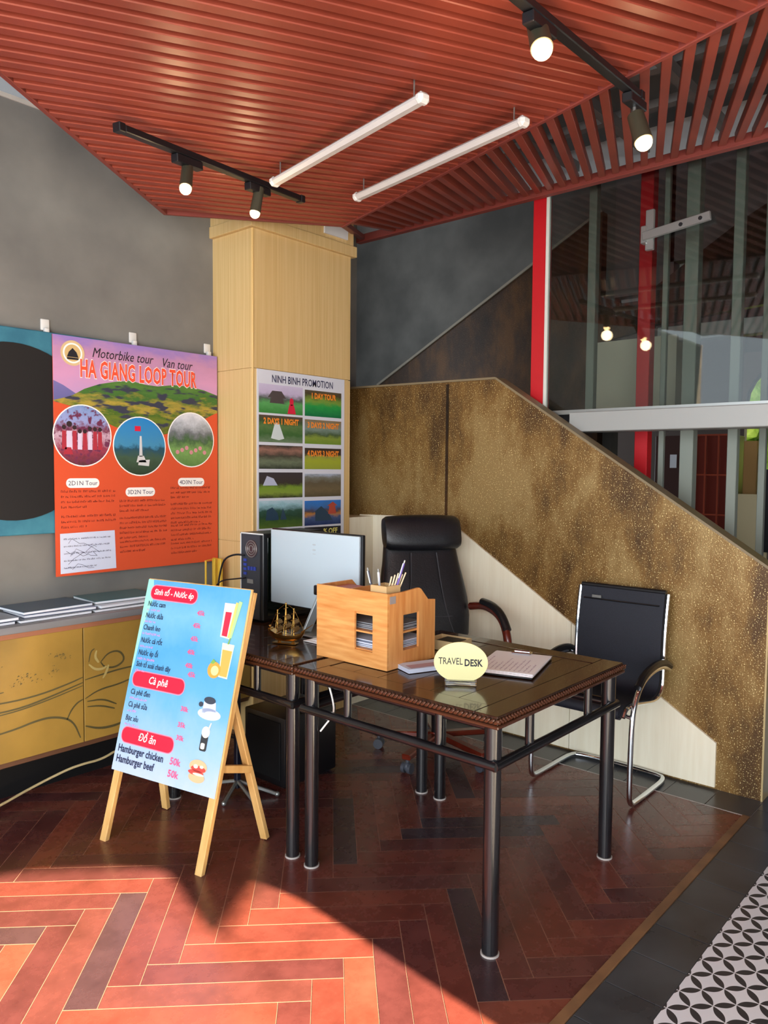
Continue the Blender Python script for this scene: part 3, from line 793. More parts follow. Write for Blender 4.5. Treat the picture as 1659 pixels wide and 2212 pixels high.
# ---------------------------------------------------------------- low cabinet with painted gold doors
t = thing('low_cabinet', 'long low cabinet with gold painted doors under the orange poster', 'cabinet', (1.9, 3.57, 0))
CX0, CX1, CY = -.6, 2.755, 3.40
link('body', MB().box((CX0, CY + .02, .205), (CX1, 3.745, .795), .003, 1).bm, mat('cabinet_side_wood', (92, 60, 40), .5), t)
link('plinth', MB().box((CX0 + .02, 3.60, 0), (CX1 - .02, 3.72, .205)).bm, m_blackmatte, t)
top = link('top', MB().box((CX0, CY - .012, .800), (CX1, 3.745, .832), .004, 2).bm, mat('grey_stone_top', (120, 122, 126), .3), t)
link('top_lip', MB().box((CX0, CY - .004, .778), (CX1, CY + .02, .800)).bm, mat('lip_wood', (142, 92, 66), .5), t)
m_door = mat('gold_lacquer', (160, 128, 58), .34, c2=(134, 108, 48), scale=3, detail=6, spec=.5)
m_stroke = mat('olive_brush_line', (78, 72, 42), .5)
m_strokel = mat('pale_brush_line', (176, 160, 100), .5)
dx = [(-.6, -.005), (.0, .595), (.60, 1.18), (1.185, 1.762), (1.767, 2.25), (2.255, 2.755)]
F3 = frame((0, CY, 0), (1, 0, 0), (0, 0, 1))
def ribbon(mb, pts, w, fm, lift):
    P = [Vector(p) for p in pts]
    for _ in range(2):
        q = [P[0]]
        for a, b_ in zip(P, P[1:]): q += [a * .75 + b_ * .25, a * .25 + b_ * .75]
        q.append(P[-1]); P = q
    n = len(P)
    for i in range(n - 1):
        a, b_ = P[i], P[i + 1]; d = (b_ - a).normalized(); nn = Vector((-d.y, d.x))
        wa = w * (.4 + .6 * math.sin(math.pi * i / n)); wb = w * (.4 + .6 * math.sin(math.pi * (i + 1) / n))
        mb.poly([tuple(a - nn * wa), tuple(b_ - nn * wb), tuple(b_ + nn * wb), tuple(a + nn * wa)], fm @ Matrix.Translation((0, 0, lift)))
for i, (a, b_) in enumerate(dx):
    d = link('door', MB().box((a, CY, .235), (b_, CY + .02, .778), .0015, 1).bm, m_door, t)
    if i in (3, 4):
        mb = MB()
        if i == 3:
            L = [([(1.2, .52), (1.40, .50), (1.56, .505), (1.70, .53), (1.76, .545)], .004), ([(1.2, .47), (1.45, .46), (1.6, .485), (1.76, .52)], .004),
                 ([(1.2, .455), (1.42, .45), (1.58, .47), (1.76, .505)], .003), ([(1.2, .365), (1.42, .37), (1.56, .395), (1.64, .385), (1.71, .35), (1.745, .26)], .005),
                 ([(1.68, .36), (1.70, .40), (1.73, .43), (1.76, .44)], .004), ([(1.2, .555), (1.32, .545), (1.40, .55)], .003)]
        else:
            L = [([(1.77, .44), (1.84, .47), (1.95, .475), (2.05, .50)], .004), ([(1.77, .53), (1.86, .54), (1.98, .55), (2.1, .545)], .004), ([(1.78, .425), (1.86, .42), (1.93, .38)], .004),
                 ([(1.78, .40), (1.85, .39), (1.92, .36)], .004), ([(1.77, .31), (1.84, .28), (1.92, .275), (2.0, .29)], .006), ([(1.79, .61), (1.80, .66), (1.82, .67)], .003),
                 ([(1.85, .60), (1.89, .64), (1.95, .64), (1.98, .59), (1.93, .56), (1.87, .57), (1.85, .60)], .005)]
        for pts, w_ in L:
            m1 = MB(); ribbon(m1, pts, w_, F3, .0012); link('painted_wave', m1.bm, m_stroke, d, smooth=False)
        if i == 3:
            rd = random.Random(4)
            for cx, cy, n_, sx_, sy_ in ((1.655, .665, 26, .05, .02), (1.62, .605, 18, .035, .02), (1.50, .60, 20, .04, .02), (1.34, .665, 22, .05, .035), (1.50, .575, 22, .09, .008)):
                for k in range(n_):
                    x, y = cx + rd.gauss(0, sx_ * .5), cy + rd.gauss(0, sy_ * .5); r = rd.uniform(.002, .0045); a0 = rd.uniform(0, 3)
                    mb.poly([(x + r * 1.8 * math.cos(a0), y + r * math.sin(a0)), (x - r * math.sin(a0), y + r * math.cos(a0)), (x - r * 1.4, y - r)], F3 @ Matrix.Translation((0, 0, .0012)))
        if i == 3:
            bl = link('painted_blossom_dots', mb.bm, m_stroke, d, smooth=False); bl['kind'] = 'stuff'
            mb = MB()
        if i == 4:
            for pts in ([(1.79, .60), (1.82, .57), (1.86, .565), (1.88, .575)], [(1.86, .52), (1.88, .55), (1.89, .58)], [(1.83, .66), (1.82, .63), (1.84, .60)]):
                m1 = MB(); ribbon(m1, pts, .006, F3, .0018); link('painted_petal', m1.bm, m_strokel, d, smooth=False)
            mb.bm.free()
        else:
            mb.bm.free()

# magazines laid along its top
cov = [(52, 60, 84), (150, 160, 176), (40, 44, 60), (110, 120, 150), (60, 84, 110), (34, 38, 52), (178, 186, 200), (66, 110, 120)]
mags = [(1.30, 3.50, 0, 2, 'lower one at left picture edge'), (1.32, 3.51, 1, 3, 'upper one at left picture edge'),
        (1.66, 3.50, 0, 1, 'bottom of the middle stack'), (1.70, 3.53, 1, -2, 'middle of the middle stack'), (1.69, 3.55, 2, 3, 'top of the middle stack'),
        (2.02, 3.50, 0, -1, 'nearest the menu easel, bottom of its stack'), (2.05, 3.52, 1, 2, 'nearest the menu easel, middle of its stack'), (2.06, 3.56, 2, -3, 'nearest the menu easel, top of its stack')]
for i, (x, y, lv, rot, lab) in enumerate(mags):
    z = .8325 + lv * .0135
    t = thing('magazine', 'thin glossy magazine on the low cabinet, %s' % lab, 'magazine', (x, y + .06, z), R(rot), 'magazines on the gold cabinet')
    link('pages', MB().box((-.168, -.122, .001), (.168, .122, .011)).bm, m_paper, t, local=True)
    link('cover', MB().box((-.171, -.124, .011), (.171, .124, .0128)).box((-.171, -.124, 0), (.171, .124, .001)).bm,
         picture('cover_%d' % i, [(0, cov[i]), (.5, tuple(min(255, c + 30) for c in cov[i])), (1, cov[i])], 5, .9, .2), t, local=True)

# yellow wire rack by the pillar
t = thing('brochure_rack', 'small yellow wire rack standing on the cabinet beside the oak pillar', 'rack', (2.66, 3.60, .832))
m_yel = mat('yellow_coated_wire', (222, 184, 60), .4)
link('wire_loop', MB().tube([(2.60, 3.60, .84), (2.60, 3.60, 1.005), (2.66, 3.60, 1.012), (2.66, 3.60, .84)], .006, 8).bm, m_yel, t)
link('side_panel', MB().box((2.685, 3.58, .833), (2.705, 3.66, 1.01), .004, 1).bm, m_yel, t)
link('wire_base', MB().box((2.59, 3.54, .8322), (2.71, 3.68, .8402), .002, 1).bm, m_yel, t)

# cream cable drooping in front of the plinth
mb = MB().tube([(1.1, 3.40, .008), (1.36, 3.44, .03), (1.55, 3.50, .05), (1.72, 3.50, .085), (1.80, 3.49, .095), (1.90, 3.49, .09), (2.0, 3.50, .115), (2.1, 3.5, .06), (2.2, 3.45, .006)], .006, 8, smooth=2)
tag(link('power_cable', mb.bm, mat('cream_cable', (196, 176, 130), .5)), 'cream cable trailing along the floor under the gold cabinet', 'cable')

# ---------------------------------------------------------------- menu easel
f1 = Vector((1.562, 2.897, 0)); uu = Vector((.187, -.982, 0)).normalized(); nh = Vector((-.982, -.187, 0)).normalized()
LE = R(15.5)
uv = Vector((0, 0, 1)) * math.cos(LE) - nh * math.sin(LE)
nn = uu.cross(uv)
t = thing('menu_easel', 'pine A-frame easel carrying a light blue drinks and burger menu board', 'easel', (1.80, 2.65, 0))
def E(a, b_, c=0.0): return f1 + uu * a + uv * b_ + nn * c
for a0, a1 in ((.014, .030), (.541, .560)):
    link('leg', MB().bar(E(a0, 0.0, -.012), E(a1, 1.075, -.012), .034, .022, nn, .002).bm, m_pine, t)
for a0, foot in ((.055, (1.912, 2.952, .004)), (.500, (2.024, 2.404, .004))):
    link('leg', MB().bar(foot, E(a0, .70, -.035), .022, .034, uu, .002).bm, m_pine, t)
link('hinge_bar', MB().bar(E(.03, .68, -.026), E(.535, .68, -.026), .03, .018, nn, .002).bm, m_pine, t)
for a0, foot in ((.035, (1.912, 2.952, 0)), (.525, (2.024, 2.404, 0))):
    bf = Vector(foot) * .53 + E(a0, .70, -.035) * .47
    link('brace', MB().bar(E(a0, .385, -.026), bf, .018, .030, (0, 0, 1), .002).bm, m_pine, t)
bw, bh, by = .575, .80, .285
FE = frame(E(.002, by, .003), uu, uv)
bd = link('board', MB().box((0, 0, 0), (bw, bh, .010), .0015, 1, FE).bm, m_pine, t)
menu_sky = picture('menu_sky_print', [(0, (176, 196, 224)), (.22, (140, 184, 220)), (.45, (96, 168, 214)), (.62, (82, 160, 212)), (.8, (116, 180, 218)), (1, (84, 160, 210))], 2.2, .45, .35)
flat('menu_sheet', [(0, 0), (bw - .006, 0), (bw - .006, bh - .004), (0, bh - .004)], menu_sky, t, FE, .0112)
flat('green_leaf_print', [(0, .36), (.012, .44), (.02, .60), (.05, .72), (.03, bh - .004), (0, bh - .004)], mat('mint_print', (150, 222, 204), .5), t, FE, .0116)
LF = .0128
PIL = [(.030, .715, .295, .772, 'Sinh tố - Nước ép', .034, .162), (.022, .348, .315, .408, 'Cà phê', .042, .168), (.022, .118, .315, .178, 'Đồ ăn', .042, .168)]
flats('heading_pill_rim', [rrect(x0 - .004, y0 - .004, x1 + .004, y1 + .004, .030) for x0, y0, x1, y1, *_ in PIL], mat('pill_rim', (250, 130, 160), .4), t, FE, .0121)
flats('heading_pill', [rrect(x0, y0, x1, y1, .027) for x0, y0, x1, y1, *_ in PIL], m_redink, t, FE, .0124)
lettering('heading_text', [dict(s=s_, size=sz, x=cx, y=(y0 + y1) / 2 - sz * .28, align='CENTER', shear=.2, bold=.0006, sx=.9) for x0, y0, x1, y1, s_, sz, cx in PIL], m_whiteink, FE, t, LF)
it = [('Nước cam', .683), ('Nước dứa', .633), ('Chanh leo', .582), ('Nước cà rốt', .528), ('Nước ép ổi', .476), ('Sinh tố xoài chanh dây', .427),
      ('Cà phê đen', .312), ('Cà phê sữa', .260), ('Bạc xỉu', .205)]
lettering('item_text', [dict(s=s_, size=.031, x=.024, y=y, sx=.78 if len(s_) < 16 else .70, bold=.0004, shear=.1) for s_, y in it] +
          [dict(s='Hamburger chicken', size=.041, x=.016, y=.078, sx=.80, bold=.0009), dict(s='Hamburger beef', size=.041, x=.016, y=.036, sx=.80, bold=.0009)], m_blueink, FE, t, LF)
lettering('price_text', [dict(s=p, size=.027, x=x, y=y, bold=.0008) for p, x, y in (('45k', .312, .672), ('45k', .302, .620), ('45k', .302, .566), ('40k', .298, .512), ('40k', .300, .458), ('45k', .322, .425), ('30k', .318, .288), ('35k', .318, .226), ('30k', .322, .176))] +
          [dict(s='50k', size=.038, x=.312, y=.080, bold=.001), dict(s='50k', size=.038, x=.312, y=.033, bold=.001)], m_pinkink, FE, t, LF)
mb = MB()
for k, (s_, y) in enumerate(it): scribble(mb, FE, .026, y - .020, .13, 1, .02, .010, 50 + k, LF)
link('subtitle_print', mb.bm, mat('lilac_print', (214, 150, 214), .5), t, smooth=False)
# food pictures
def pr_(nm, polys, c, lift=LF): return flats(nm, polys, mat(nm + '_ink', c, .4), t, FE, lift)
pr_('juice_picture', [[(.455, .600), (.505, .595), (.512, .735), (.450, .735)]], (244, 214, 206))
pr_('juice_picture', [[(.462, .605), (.490, .603), (.494, .70), (.462, .70)]], (204, 40, 70), LF + .0003)
pr_('juice_picture', [[(.505, .60), (.515, .60), (.540, .745), (.522, .748)]], (170, 226, 150), LF + .0005)
pr_('juice_picture', [[(.494, .60), (.505, .60), (.520, .74), (.508, .742)]], (240, 200, 110), LF + .0006)
pr_('orange_juice_picture', [[(.482, .445), (.528, .442), (.536, .575), (.474, .578)]], (246, 232, 196))
pr_('orange_juice_picture', [[(.486, .450), (.524, .448), (.530, .550), (.480, .552)]], (236, 170, 84), LF + .0003)
pr_('orange_fruit_picture', [disc(.455, .468, .034, .032, 22)], (238, 158, 66), LF + .0005)
pr_('orange_fruit_picture', [disc(.459, .466, .020, .019, 18)], (250, 214, 150), LF + .0007)
pr_('leaf_picture', [[(.430, .492), (.442, .510), (.458, .500), (.446, .490)], [(.500, .575), (.506, .600), (.512, .600), (.508, .575)]], (120, 170, 84), LF + .0008)
pr_('coffee_cup_picture', [disc(.470, .298, .060, .022, 24), [(.430, .300), (.505, .295), (.495, .345), (.435, .350)]], (196, 212, 240))
pr_('coffee_cup_picture', [disc(.462, .350, .030, .014, 20), disc(.420, .330, .012, .010, 12)], (52, 62, 78), LF + .0003)
pr_('coffee_cup_picture', [disc(.484, .300, .036, .010, 20)], (236, 240, 248), LF + .0004)
pr_('iced_coffee_picture', [rrect(.450, .158, .486, .225, .008)], (44, 50, 56))
pr_('iced_coffee_picture', [disc(.470, .230, .021, .022, 18), rrect(.455, .165, .476, .188, .006), [(.478, .245), (.486, .243), (.492, .268), (.487, .268)]], (226, 222, 206), LF + .0003)
pr_('burger_picture', [disc(.462, .058, .042, .020, 22), disc(.462, .098, .046, .026, 22)], (214, 180, 140))
pr_('burger_picture', [disc(.465, .090, .038, .012, 22), disc(.455, .075, .040, .010, 22)], (196, 70, 66), LF + .0003)
pr_('burger_picture', [disc(.450, .098, .012, .008, 12), disc(.480, .100, .010, .006, 12), disc(.470, .070, .030, .005, 12)], (240, 226, 200), LF + .0005)

# ---------------------------------------------------------------- the two square tables forming the desk
TZ = .780
def table(label, X0, Y0, X1, Y1):
    t = thing('desk_table', label, 'table', ((X0 + X1) / 2, (Y0 + Y1) / 2, 0), 0, 'dark square tables joined as a desk')
    fr_ = .085
    mb = MB()
    for lo, hi in (((X0, Y0), (X1, Y0 + fr_)), ((X0, Y1 - fr_), (X1, Y1)), ((X0, Y0 + fr_ + .001), (X0 + fr_, Y1 - fr_ - .001)), ((X1 - fr_, Y0 + fr_ + .001), (X1, Y1 - fr_ - .001))):
        mb.box((lo[0], lo[1], TZ - .028), (hi[0], hi[1], TZ), .002, 1)
    tp = link('tabletop_frame', mb.bm, m_desk, t)
    mb = MB()
    n = 6; w = (Y1 - Y0 - 2 * fr_ - .008) / n
    for k in range(n):
        mb.box((X0 + fr_ + .004, Y0 + fr_ + .004 + k * w, TZ - .026), (X1 - fr_ - .004, Y0 + fr_ + .004 + (k + 1) * w - .0012, TZ - .002), .0008, 1)
    link('tabletop_boards', mb.bm, m_desk, t)
    # carved rope edge
    mb = MB().box((X0 - .006, Y0 - .006, TZ - .040), (X1 + .006, Y1 + .006, TZ - .028), .003, 1)
    link('edge_molding', mb.bm, m_deskedge, t)
    mb = MB()
    step = .0165; L = X1 - X0; N = int(L / step)
    tilt = .9
    for k in range(N + 1):
        s_ = k * L / N
        for (cx, cy, ax) in ((X0 - .004, Y0 + s_, 'X'), (X1 + .004, Y0 + s_, 'X'), (X0 + s_, Y0 - .004, 'Y'), (X0 + s_, Y1 + .004, 'Y')):
            mt = Matrix.Rotation(tilt if ax == 'X' else -tilt, 4, ax)
            mb.sphere((cx, cy, TZ - .016), .0085, (.75, .75, 1.5), 8, mt)
    link('rope_carving', mb.bm, m_deskedge, t)
    # apron tube and lower rail on every side, short spindles, legs
    i = .040
    xs, ys = (X0 + i, X1 - i), (Y0 + i, Y1 - i)
    for a, b_ in (((xs[0], ys[0]), (xs[0], ys[1])), ((xs[1], ys[0]), (xs[1], ys[1])), ((xs[0], ys[0]), (xs[1], ys[0])), ((xs[0], ys[1]), (xs[1], ys[1]))):
        link('apron_rail', MB().cyl((*a, TZ - .052), (*b_, TZ - .052), .013, n=12).bm, m_bamboo, t)
    off = .022
    for ax in (0, 1):
        for sgn, e in ((-1, 0), (1, 1)):
            if ax == 0:
                p, q = (xs[e] + sgn * off, ys[0] - .03, .617), (xs[e] + sgn * off, ys[1] + .03, .617)
                sp_pts = [(xs[e] + sgn * .012, ys[0] + .20), (xs[e] + sgn * .012, ys[1] - .20)]
            else:
                p, q = (xs[0] - .03, ys[e] + sgn * off, .617), (xs[1] + .03, ys[e] + sgn * off, .617)
                sp_pts = [(xs[0] + .20, ys[e] + sgn * .012), (xs[1] - .20, ys[e] + sgn * .012)]
            link('stretcher', MB().cyl(p, q, .0165, n=14).bm, m_bamboo, t)
            for sx_, sy_ in sp_pts:
                link('spindle', MB().cyl((sx_, sy_, .617), (sx_, sy_, TZ - .042), .015, n=14).bm, m_bamboo, t)
    for x in xs:
        for y in ys:
            l = link('leg', MB().cyl((x, y, .004), (x, y, TZ - .04), .0265, .0275, 20).bm, m_bamboo, t)
            link('foot_pad', MB().cyl((x, y, .0), (x, y, .006), .0300, n=20).bm, mat('pale_foot_pad', (176, 170, 166), .5) if 'pale_foot_pad' not in bpy.data.materials else bpy.data.materials['pale_foot_pad'], l)
    return t
table('dark wooden table of the pair nearer the visitor chair, carrying the oval sign', 1.965, 1.250, 2.865, 2.146)
table('dark wooden table of the pair nearer the pillar, carrying the computer', 1.965, 2.174, 2.865, 3.065)

# ---------------------------------------------------------------- executive chair
O = (3.273, 2.46, 0)
t = thing('office_chair', 'high-backed black leather swivel chair with mahogany arms behind the desk', 'chair', O, R(-33))
def Lk(n, mb, m, par=None): return link(n, mb.bm, m, par or t, local=True)
rg = []
for z, hw, yy, ht in ((.455, .20, -.02, .01), (.46, .25, -.02, .05)): pass
# seat: loft of rings in z
seat = MB().loft([sring((0, -.01, z), hx, hy, .45, 32) for z, hx, hy in ((.405, .20, .20), (.412, .245, .245), (.45, .262, .265), (.495, .255, .258), (.515, .22, .225), (.520, .12, .13))])
Lk('seat', seat, m_leather)
for x in (-.09, .09): pass
# backrest: rings climb along a reclining line
prof = [(.475, .17, .215, .030), (.50, .225, .225, .050), (.60, .262, .235, .058), (.70, .268, .245, .060), (.80, .262, .262, .058), (.90, .245, .285, .055), (1.0, .226, .312, .052), (1.10, .212, .340, .050), (1.20, .205, .368, .048), (1.245, .190, .380, .040), (1.258, .15, .384, .022)]
Lk('backrest', MB().loft([sring((0, yy, z), hw, ht, .55, 32) for z, hw, yy, ht in prof]), m_leather)
mb = MB()
for s_ in (-1, 1):
    mb.tube([(s_ * .075, .312 - .052 - .002, 1.06), (s_ * .09, .262 - .056, .86), (s_ * .125, .244 - .057, .70), (s_ * .17, .23 - .050, .58)], .0032, 6, smooth=1)
mb.tube([(-.24, .215, .70), (-.15, .186, .705), (0, .184, .71), (.15, .186, .705), (.24, .215, .70)], .0028, 6, smooth=1)
Lk('stitching', mb, mat('grey_stitch', (70, 72, 80), .6))
hr = MB().loft([sring((x, .305, 1.17), a, b_, .75, 24, Vector((0, 1, 0)), Vector((0, .24, .97))) for x, a, b_ in ((-.228, .030, .055), (-.222, .052, .082), (-.20, .062, .096), (-.10, .066, .102), (0, .067, .104), (.10, .066, .102), (.20, .062, .096), (.222, .052, .082), (.228, .030, .055))])
Lk('headrest', hr, m_leather)
for s_ in (-1, 1):
    x = s_ * .295
    path = [(x * .9, .20, .755), (x, .10, .775), (x, -.05, .775), (x, -.17, .745), (x, -.235, .66), (x, -.235, .56), (x * .96, -.18, .46), (x * .8, -.08, .44)]
    a = Lk('armrest', MB().tube(path, .022, 12, smooth=2), m_redwood)
    Lk('arm_pad', MB().tube([(x, .10, .795), (x, -.04, .797), (x, -.155, .768), (x, -.225, .70)], .022, 12, smooth=2), m_leather, a)
Lk('seat_plate', MB().box((-.13, -.15, .375), (.13, .15, .405), .008), m_black)
Lk('gas_lift', MB().cyl((0, 0, .10), (0, 0, .38), .026, n=20).cyl((0, 0, .06), (0, 0, .22), .034, n=20), m_black)
Lk('base_hub', MB().cyl((0, 0, .065), (0, 0, .125), .055, .045, 20), m_redwood)
for k in range(5):
    a = R(117.5 + 33 + 72 * k); d = Vector((math.cos(a), math.sin(a), 0))
    lg = Lk('base_leg', MB().bar(d * .04 + Vector((0, 0, .105)), d * .345 + Vector((0, 0, .085)), .050, .030, (0, 0, 1), .006), m_redwood)
    c = d * .325
    cm = MB().cyl(c + Vector((0, 0, .05)), c + Vector((0, 0, .085)), .010, n=10)
    px = Vector((-d.y, d.x, 0))
    for s_ in (-1, 1): cm.cyl(c + px * s_ * .008 + Vector((0, 0, .027)), c + px * s_ * .026 + Vector((0, 0, .027)), .027, n=18)
    cm.sphere(c + Vector((0, 0, .034)), .028, (.8, .8, .9), 12)
    Lk('caster', cm, mat('grey_caster', (66, 70, 80), .35) if 'grey_caster' not in bpy.data.materials else bpy.data.materials['grey_caster'], lg)

# ---------------------------------------------------------------- visitor cantilever chair
t = thing('visitor_chair', 'black mesh cantilever chair with chrome tube frame beside the bronze wall', 'chair', (3.50, 1.65, 0))
y0, y1 = 1.425, 1.865
sl = [(3.245, .430), (3.27, .462), (3.34, .468), (3.46, .448), (3.58, .428), (3.655, .435), (3.695, .475), (3.703, .54), (3.702, .64), (3.712, .76), (3.728, .86), (3.742, .925)]
def smooth2(P, n=2):
    P = [Vector((a, 0, b_)) for a, b_ in P]
    for _ in range(n):
        q = [P[0]]
        for a, b_ in zip(P, P[1:]): q += [a * .75 + b_ * .25, a * .25 + b_ * .75]
        q.append(P[-1]); P = q
    return P
SP = smooth2(sl)
def sling(ya, yb, th):
    mb = MB(); rings = []
    for i, p in enumerate(SP):
        d = (SP[min(i + 1, len(SP) - 1)] - SP[max(i - 1, 0)]).normalized(); n_ = Vector((-d.z, 0, d.x)) * th
        rings.append([(p.x + n_.x, ya, p.z + n_.z), (p.x + n_.x, yb, p.z + n_.z), (p.x - n_.x, yb, p.z - n_.z), (p.x - n_.x, ya, p.z - n_.z)])
    return mb.loft(rings)
sg = link('sling_seat', sling(y0, y1, .011).bm, m_mesh_fab, t)
link('front_bolster', MB().tube([(3.26, y0 + .005, .440), (3.26, y1 - .005, .440)], .026, 12).bm, m_mesh_fab, t)
link('head_seam', MB().tube([(3.716, y0 + .02, .868), (3.710, 1.64, .868), (3.716, y1 - .02, .868)], .004, 6).bm, m_black, t)
link('top_bar', MB().tube([(3.744, y0 - .003, .932), (3.744, y1 + .003, .932)], .014, 10).bm, m_black, t)
tg = link('label_tag', MB().box((3.706, 1.745, .874), (3.713, 1.795, .888)).bm, m_steel, t)
for yy, nm in ((y0 - .012, 'r'), (y1 + .012, 'l')):
    pts = [tuple((p.x + .006, yy, p.z)) for p in SP]
    link('side_rail', MB().tube(pts, .0105, 8).bm, m_chrome, t)
sl_y = (1.395, 1.900)
pts = []
def side(yy, rev):
    P = [(3.735, yy, .560), (3.66, yy, .590), (3.52, yy, .590), (3.41, yy, .560), (3.335, yy, .49), (3.305, yy, .40), (3.298, yy, .20), (3.298, yy, .055), (3.312, yy, .020), (3.36, yy, .014), (3.55, yy, .014), (3.70, yy, .014), (3.755, yy + (.03 if yy < 1.6 else -.03), .014)]
    return list(reversed(P)) if rev else P
mb = MB().tube(side(sl_y[0], False) + side(sl_y[1], True), .0125, 12, smooth=2)
link('tube_frame', mb.bm, m_chrome, t)
for yy in sl_y:
    link('arm_pad', MB().tube([(3.74, yy, .574), (3.66, yy, .610), (3.53, yy, .612), (3.42, yy, .585), (3.365, yy, .545)], .018, 10, smooth=2).bm, m_black, t)
mb = MB()
for yy, y2 in ((sl_y[0], y0), (sl_y[1], y1)): mb.cyl((3.303, yy, .42), (3.303, y2, .425), .009, n=10)
link('seat_bolt', mb.bm, m_chrome, t)

# ---------------------------------------------------------------- desktop things
TT = TZ + .0005
# wooden organizer
t = thing('desk_organizer', 'orange-brown wooden desk organizer with window cut-outs and stepped side', 'organizer', (2.28, 2.03, TT))
ox0, ox1, oy0, oy1, oz = 2.135, 2.425, 1.842, 2.216, TT
th = .010
mb = MB()
mb.box((ox0, oy0, oz), (ox0 + th, 1.915, oz + .288)).box((ox0, 2.008, oz), (ox0 + th, oy1, oz + .288)).box((ox0, 1.915, oz), (ox0 + th, 2.008, oz + .058)).box((ox0, 1.915, oz + .205), (ox0 + th, 2.008, oz + .288))
link('front_panel', mb.bm, m_lwood, t, smooth=False)
mb = MB()
mb.prism([(ox0 + th, oz), (2.228, oz), (2.228, oz + .286), (ox0 + th, oz + .286)], 1, oy0, oy0 + th)
mb.prism([(2.322, oz), (ox1, oz), (ox1, oz + .235), (2.398, oz + .238), (2.380, oz + .240), (2.335, oz + .286), (2.322, oz + .292)], 1, oy0, oy0 + th)
mb.prism([(2.228, oz), (2.322, oz), (2.322, oz + .062), (2.228, oz + .062)], 1, oy0, oy0 + th)
mb.prism([(2.228, oz + .200), (2.322, oz + .200), (2.322, oz + .292), (2.228, oz + .286)], 1, oy0, oy0 + th)
link('side_panel', mb.bm, m_lwoodv, t, smooth=False)
link('side_panel', MB().prism([(ox0 + th, oz), (ox1, oz), (ox1, oz + .235), (2.38, oz + .24), (2.33, oz + .286), (ox0 + th, oz + .286)], 1, oy1 - th, oy1).bm, m_lwoodv, t, smooth=False)
for z_ in (0, .055, .125, .195):
    link('shelf', MB().box((ox0 + th, oy0 + th, oz + z_), (ox1 - .005, oy1 - th, oz + z_ + .007)).bm, m_lwood, t)
link('back_compartment_wall', MB().box((2.325, oy0 + th, oz + .195), (2.333, oy1 - th, oz + .25)).bm, m_lwood, t)
for yy in (1.955, 2.09): link('divider', MB().box((ox0 + th, yy, oz + .202), (2.325, yy + .007, oz + .275)).bm, m_lwood, t)
cup = link('pen_box', MB().box((2.15, 1.86, oz + .203), (2.23, 1.94, oz + .208)).box((2.15, 1.86, oz + .208), (2.156, 1.94, oz + .312)).box((2.224, 1.86, oz + .208), (2.23, 1.94, oz + .312)).box((2.156, 1.86, oz + .208), (2.224, 1.866, oz + .312)).box((2.156, 1.934, oz + .208), (2.224, 1.94, oz + .312)).bm, mat('pale_pen_box', (196, 164, 116), .5), t)
st = link('sticker', MB().box((2.148, oy0 - .001, oz + .248), (2.182, oy0, oz + .276)).bm, mat('silver_sticker', (150, 142, 140), .4), t)
# things in it
rd = random.Random(11)
for i, (x, y, lean, c, lab) in enumerate(((2.17, 1.925, (-.010, .012), (60, 64, 80), 'dark clicking pen standing leftmost in the organizer pen box'),
                                          (2.185, 1.915, (-.004, .004), (180, 186, 200), 'silver pen standing second from left in the pen box'),
                                          (2.20, 1.89, (.015, -.020), (92, 70, 150), 'purple-topped pen leaning right in the pen box'))):
    t = thing('pen', lab, 'pen', (x, y, oz + .209), 0, 'pens in the organizer')
    a = Vector((x, y, oz + .209)); h = (.155, .150, .185)[i]; b_ = a + Vector((lean[0] * 2.2, lean[1] * 2.2, h))
    link('barrel', MB().cyl(a, b_, .0045, n=10).bm, mat('pen_%d' % i, c, .3), t)
    link('clip', MB().bar(a.lerp(b_, .70) + Vector((-.005, 0, 0)), b_ + Vector((-.005, 0, 0)), .002, .003).cyl(b_, b_ + (b_ - a).normalized() * .012, .003, n=8).bm, m_steel, t)
t = thing('wooden_clip_bundle', 'bundle of pale wooden sticks leaning in the organizer pen box', 'sticks', (2.21, 1.90, oz + .209))
mb = MB()
for k in range(6):
    a = Vector((2.185 + .006 * k, 1.905 - .004 * (k % 3), oz + .21)); mb.bar(a, a + Vector((.012 + .005 * k, -.030 - .003 * k, .135 + .006 * (k % 3))), .008, .005, bev=.001)
link('sticks', mb.bm, mat('pale_stick', (222, 204, 170), .6), t)
for i, (z_, x0_, c, lab) in enumerate(((.0625, 2.16, (196, 204, 222), 'stack of bluish papers on the lowest organizer shelf'), (.1325, 2.17, (150, 152, 158), 'grey papers on the middle organizer shelf'),
                                       (.0075, 2.16, (214, 216, 222), 'white papers lying on the organizer bottom board'))):
    mb = MB()
    for k in range(4 if i else 6):
        mb.box((x0_ + rd.uniform(0, .02), 1.858 + rd.uniform(0, .02), oz + z_ + .0005 + k * .0055), (2.40 - rd.uniform(0, .03), 2.19 - rd.uniform(0, .03), oz + z_ + .004 + k * .0055))
    tag(link('paper_stack', mb.bm, mat('stack_paper_%d' % i, c, .6), smooth=False), lab, 'papers', 'papers in the organizer')
t = thing('note_block', 'red and white note pads lying on top of the organizer at its far end', 'note pad', (2.22, 2.15, oz + .203))
link('pad', MB().box((2.16, 2.105, oz + .203), (2.30, 2.20, oz + .262)).bm, m_paper, t)
link('cover', MB().box((2.158, 2.103, oz + .262), (2.302, 2.202, oz + .272)).bm, mat('brick_red_cover', (164, 78, 60), .5), t)

